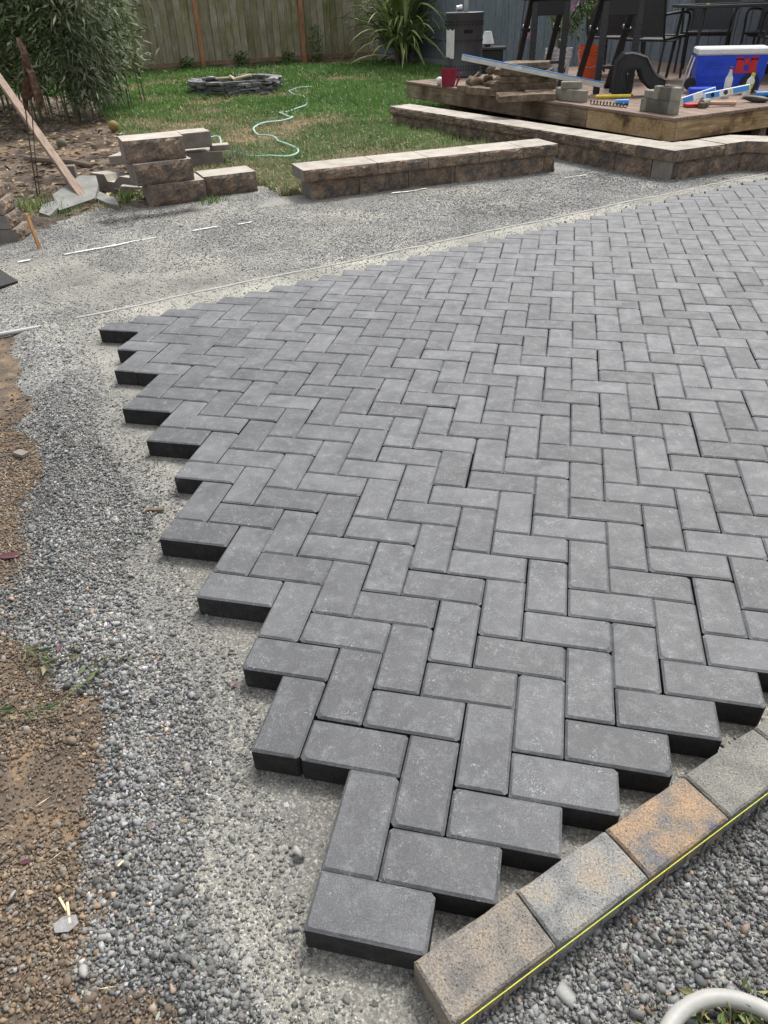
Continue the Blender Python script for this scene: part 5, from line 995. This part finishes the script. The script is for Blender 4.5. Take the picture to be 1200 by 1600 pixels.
# ------------------------------------------------------------------ vegetation
def bamboo():
    r = EM('bamboo_clump', (-6.5, 9.9, -.07), 0, 'dense dark green bamboo clump at the left of the yard', 'bamboo'); culms = []
    for k in range(90):
        x = R.uniform(-2.6, .72); y = R.uniform(-1.0, 1.4)+max(0, (x-.5))*.4
        if k < 34: x = R.uniform(-1.6, .75); y = -.95+R.uniform(0, .25)+abs(x)*.08
        l = (R.gauss(.0, .16)+.04*max(0, x), R.gauss(-.08, .2)); h = R.uniform(2.1, 3.1); culms.append((x, y, l, h))
        pts = [(x+l[0]*(s**1.6)*1.2, y+l[1]*(s**1.6)*1.2, s*h) for s in (0, .25, .5, .75, 1)]; m = MB(); rr = R.uniform(.006, .012); m.tube(pts, [rr, rr, rr*.9, rr*.7, rr*.3], 6); m.build('culm', m_culm, r)
    C_ = np.array([(c[0], c[1], c[2][0], c[2][1], c[3]) for c in culms])
    def fn(n):
        k = rng.integers(0, len(C_), n); s = .17+.83*rng.random(n)**.85; c = C_[k]; a = rng.uniform(0, 2*pi, n); q = np.abs(rng.normal(0, .20, n))*(.5+s)
        p = np.stack([c[:, 0]+c[:, 2]*s**1.6*1.2+q*np.cos(a), c[:, 1]+c[:, 3]*s**1.6*1.2+q*np.sin(a), s*c[:, 4]-q*.35], -1)
        d = np.stack([np.cos(a)+rng.normal(0, .5, n), np.sin(a)+rng.normal(0, .5, n), rng.normal(-.25, .5, n)], -1); return p, d
    o = leaves_np('foliage', 52000, fn, .125, .023, [(.095, .15, .055), (.165, .225, .095), (.28, .33, .18), (.05, .075, .03), (.44, .47, .30), (.085, .14, .045)], r, .35); o['kind'] = 'stuff'
    def fn2(n):
        a = rng.uniform(0, 1, n); x = .45+.55*rng.beta(2, 2, n); y = -.75+rng.uniform(-.35, .5, n); z = .25+rng.random(n)*1.15
        return np.stack([x+.12*z, y, z], -1), np.stack([rng.normal(.3, .8, n), rng.normal(-.3, .6, n), rng.normal(-.35, .5, n)], -1)
    o = leaves_np('drooping_sprays', 3200, fn2, .12, .022, [(.10, .14, .07), (.17, .20, .12), (.25, .27, .17), (.07, .10, .05)], r, .6); o['kind'] = 'stuff'
bamboo()
def spiky():
    r = EM('spiky_leaved_plant', (-3.25, 17.3, -.06), 0, 'big clump of long arching strap leaves at the fence and house corner', 'plant'); me = []
    for s in range(7):
        q = random.Random(s+5); L = q.uniform(.95, 1.3); m = MB(); v = []; n = 7; dr = q.uniform(.5, 1.3)
        for i in range(n+1):
            t = i/n; w = .030*(min(1, .5+t*2) if t < .5 else (1-t)*2*.95+.02); x = L*t*(.75+.1*dr*t); z = L*(.85*t-.62*dr*t*t); v += [(x, -w, z+.008), (x, 0, z), (x, w, z+.008)]
        m.add(v, [(3*i+j, 3*i+3+j, 3*i+4+j, 3*i+1+j) for i in range(n) for j in range(2)]); mt = m_straps[s % 3]; me.append(m.mesh('leaf', mt))
    for k in range(290):
        a = R.uniform(0, 2*pi); el = R.gauss(-.15, .42); z = R.uniform(.15, 1.05); rr = R.uniform(0, .35); o = OBJ('leaf', R.choice(me), r, (rr*cos(a), rr*sin(a), z), Matrix.Rotation(a, 3, 'Z').to_4x4().to_euler()); o.rotation_euler = (R.gauss(0, .2), el, a); o.scale = [R.uniform(.85, 1.3)]*3
    for k in range(5): a = k*1.3; m = MB(); m.tube([(.1*cos(a), .1*sin(a), 0), (.2*cos(a), .2*sin(a), .9)], [.06, .045], 8); m.build('trunk', m_twig, r)
def strapm(n, c, s_): return MAT(n, [(.35, c), (.65, s_)], 5, .5, .4, bs=.2, bscale=40, bd=.002, rv=.3)
m_straps = [strapm('strap_leaf', (.17, .23, .07), (.30, .38, .13)), strapm('pale_strap_leaf', (.32, .38, .14), (.5, .55, .26)), strapm('dark_strap_leaf', (.06, .09, .03), (.13, .18, .06))]
spiky()
def tufts():
    # weeds at the gravel edge, by the walls and along the fence
    def tuft(name, x, y, n, rad, hh, cols, label, cat='weed', z=-.065, w=.006):
        xx = x+rng.normal(0, rad, n); yy = y+rng.normal(0, rad, n); c = np.array(cols)[rng.integers(0, len(cols), n)]*rng.uniform(.7, 1.3, (n, 1)); o = blades(name, xx, yy, xx*0+z, hh*rng.uniform(.5, 1.2, n), np.full(n, w), np.clip(c, 0, .7), .55); o.name = 'blade_mass'; e = EM(name, (x, y, z), 0, label, cat); o.parent = e; o.location = (-x, -y, -z)
    G = [(.09, .17, .035), (.16, .26, .06), (.06, .11, .03)]
    tuft('grass_tuft', -3.02, 4.98, 160, .05, .10, G, 'bright green grass tuft at the left foot of the block stack')
    tuft('grass_tuft', -2.33, 5.0, 110, .06, .05, G, 'low green weed at the front of the single block')
    tuft('grass_tuft', -3.62, 4.62, 200, .10, .12, G+[(.22, .22, .11)], 'loose green weeds behind the small wooden stake')
    tuft('grass_tuft', -3.30, 4.62, 160, .10, .05, G+[(.3, .27, .15)], 'short weeds between the two front flagstones')
    tuft('grass_tuft', -3.05, 4.78, 130, .09, .05, [(.35, .31, .17), (.14, .19, .06)], 'dry straw and weeds at the foot of the leaning timber')
    tuft('ornamental_grass', -2.72, 6.55, 260, .07, .16, [(.22, .26, .15), (.33, .34, .22), (.14, .18, .09)], 'greyish fountain grass tuft with the hose passing behind it', 'ornamental grass')
    for k, (x, y, h) in enumerate(((-6.9, 17.35, .35), (-6.0, 17.95, .3), (-5.4, 18.3, .75), (-7.9, 16.7, .3))):
        r = EM('fence_vine', (x, y, -.07), 0, ['leafy weed at the fence right of the first post', 'small broad leaved weed before the second fence post', 'tall vine climbing the fence right of the second post', 'low weed under the fence behind the fire ring'][k], 'weed')
        def fn(n, h=h): z = rng.uniform(.02, h, n); return np.stack([rng.normal(0, .09, n), rng.normal(-.03, .04, n), z], -1), np.stack([rng.normal(0, 1, n), rng.normal(-.6, .5, n), rng.normal(0, .5, n)], -1)
        leaves_np('foliage', 130, fn, .08, .045, [(.10, .17, .05), (.16, .25, .07), (.06, .10, .03)], r); m = MB(); m.tube([(0, 0, 0), (.03, 0, h*.6), (0, 0, h)], .006, 5); m.build('stem', m_twig, r)
    # weeds inside the ribbed hose loop
    r = EM('ground_weed', (.655, -.02, -.033), 0, 'small weedy greens inside the loop of the grey hose', 'weed')
    def fn(n): return np.stack([rng.normal(0, .035, n), rng.normal(0, .03, n), rng.uniform(0, .02, n)], -1), np.stack([rng.normal(0, 1, n), rng.normal(0, 1, n), rng.normal(.35, .3, n)], -1)
    leaves_np('foliage', 420, fn, .022, .008, [(.12, .17, .05), (.20, .26, .08), (.34, .30, .12), (.08, .10, .04)], r, .2)
    # wilted vine at the left
    r = EM('wilted_weed', (-.72, .38, -.045), 0, 'wilted weed with curling stems lying on the brown soil at left', 'weed')
    A_ = [(-.10, -.07, .006), (-.03, -.06, .012), (.04, -.03, .01), (.07, .03, .012), (.085, .09, .008)]; B_ = [(-.09, .10, .01), (-.04, .08, .02), (0, .11, .012), (.06, .115, .01), (.11, .13, .006)]
    m = MB(); m.tube(catmull(A_, 6), .0014, 5); m.build('stem', m_straps[2], r); m = MB(); m.tube(catmull(B_, 6), .0014, 5); m.build('stem', m_twig, r); T_ = np.array(A_+B_*2)
    def fn(n): return T_[rng.integers(0, len(T_), n)]+rng.normal(0, .012, (n, 3))*np.array([1, 1, .3]), np.stack([rng.normal(0, 1, n), rng.normal(0, 1, n), rng.normal(.15, .2, n)], -1)
    leaves_np('foliage', 60, fn, .035, .011, [(.08, .13, .05), (.13, .18, .08), (.22, .21, .11), (.16, .13, .08)], r, .3)
tufts()
def litter():
    # straw bits, dry leaves and bark chips on the soil
    n = 7000; x = rng.uniform(-9, -2.7, n); y = rng.uniform(3.2, 11, n); ok = inpoly(x, y, SOIL_L)&visible(x, y, x*0-.06, 5); x, y = x[ok], y[ok]
    k = 900; yy = rng.uniform(-.2, 2.3, k); xx = XB(yy)-np.abs(rng.normal(.02, .25, k)); x2 = np.concatenate([x, xx]); y2 = np.concatenate([y, yy]); n = len(x2); h = fields(x2, y2)[0]
    b = np.stack([x2, y2, h+.012+rng.uniform(0, .015, n)*(y2 > 2.5)], -1)
    near = y2 < 2.4
    def mk(name, sel, L, W_, cols):
        def fn(m_): return b[sel]-np.array([0, 0, .006])*near[sel][:, None], np.stack([rng.normal(0, 1, sel.sum()), rng.normal(0, 1, sel.sum()), rng.normal(0, .12, sel.sum())], -1)
        o = leaves_np(name, int(sel.sum()), fn, L, W_, cols, None, .05, m_litter, fold=.05); o['kind'] = 'stuff'
    mk('bark_litter', ~near, .09, .02, [(.12, .085, .06), (.22, .16, .11), (.34, .25, .15), (.07, .055, .045), (.42, .33, .2)]); mk('straw_bits', near&(rng.random(n) < .35), .03, .0022, [(.42, .33, .18), (.3, .22, .12), (.5, .42, .26)])
    def bit(name, loc, L, w, th, rz, mat, label, cat): m = MB(); m.cbox((-L/2, -w/2, 0), (L/2, w/2, th), .0006); tag(m.build(name, mat, None, loc, (0, R.uniform(-.1, .1), rz)), label, cat)
    def at(px, py, z=-.05): d = cf_+(px-600)/1128.2*cr_-(py-800)/1128.2*cu_; t = (z-CP[2])/d[2]; x, y = CP[0]+t*d[0], CP[1]+t*d[1]; return (x, y, gh(x, y)+.006)
    bit('wood_sliver', at(195, 1345), .03, .0045, .002, 1.2, m_bale, 'pale wood sliver on the coarse gravel left of the patio', 'wood chip')
    bit('wood_splinter', at(98, 1412), .036, .004, .003, -.6, m_bale, 'upper of two crossed splinters on the brown soil', 'wood chip'); bit('wood_splinter', at(106, 1424), .04, .0045, .003, -.9, m_bale, 'lower of two crossed splinters on the brown soil', 'wood chip')
    bit('wood_chip', at(243, 800), .055, .012, .006, .2, m_oldslab, 'brown twig piece in the gravel beside the stepped pavers', 'wood chip'); bit('wood_chip', at(33, 708), .05, .028, .012, -.3, m_castside, 'small tan chip at the left on brown soil', 'wood chip')
    m = MB(); m.prism([(-.018, -.011), (.004, -.015), (.02, -.006), (.014, .010), (-.006, .012), (-.021, .004)], 0, .003, 0, .001); tag(m.build('slate_flake', m_slate, None, at(103, 1440), (.1, .05, .5)), 'dark slate flake beside the crossed splinters', 'stone chip')
    def dleaf(loc, s, rz, label): m = MB(); m.add([(-1, 0, 0), (-.3, .42, .12), (.4, .4, .1), (1, 0, .05), (.4, -.38, .15), (-.3, -.4, .1), (0, 0, 0)], [(0, 6, 1), (1, 6, 2), (2, 6, 3), (3, 6, 4), (4, 6, 5), (5, 6, 0)]); m.v = [(a*s, b_*s, c*s) for a, b_, c in m.v]; tag(m.build('fallen_leaf', m_maroon, None, loc, (0, 0, rz)), label, 'leaf', 'fallen dark red leaves')
    dleaf(at(14, 866), .035, .2, 'largest dark red leaf at the left photo edge'); dleaf(at(366, 1069), .009, .9, 'tiny dark red leaf fragment beside the stepped pavers'); dleaf(at(95, 1018), .014, 1.9, 'small dark red leaf above the wilted weed'); dleaf(at(38, 1343), .011, .3, 'small dark red leaf on the brown soil lower left')
m_maroon = plain('maroon_leaf', (.085, .018, .03), .6)
litter()
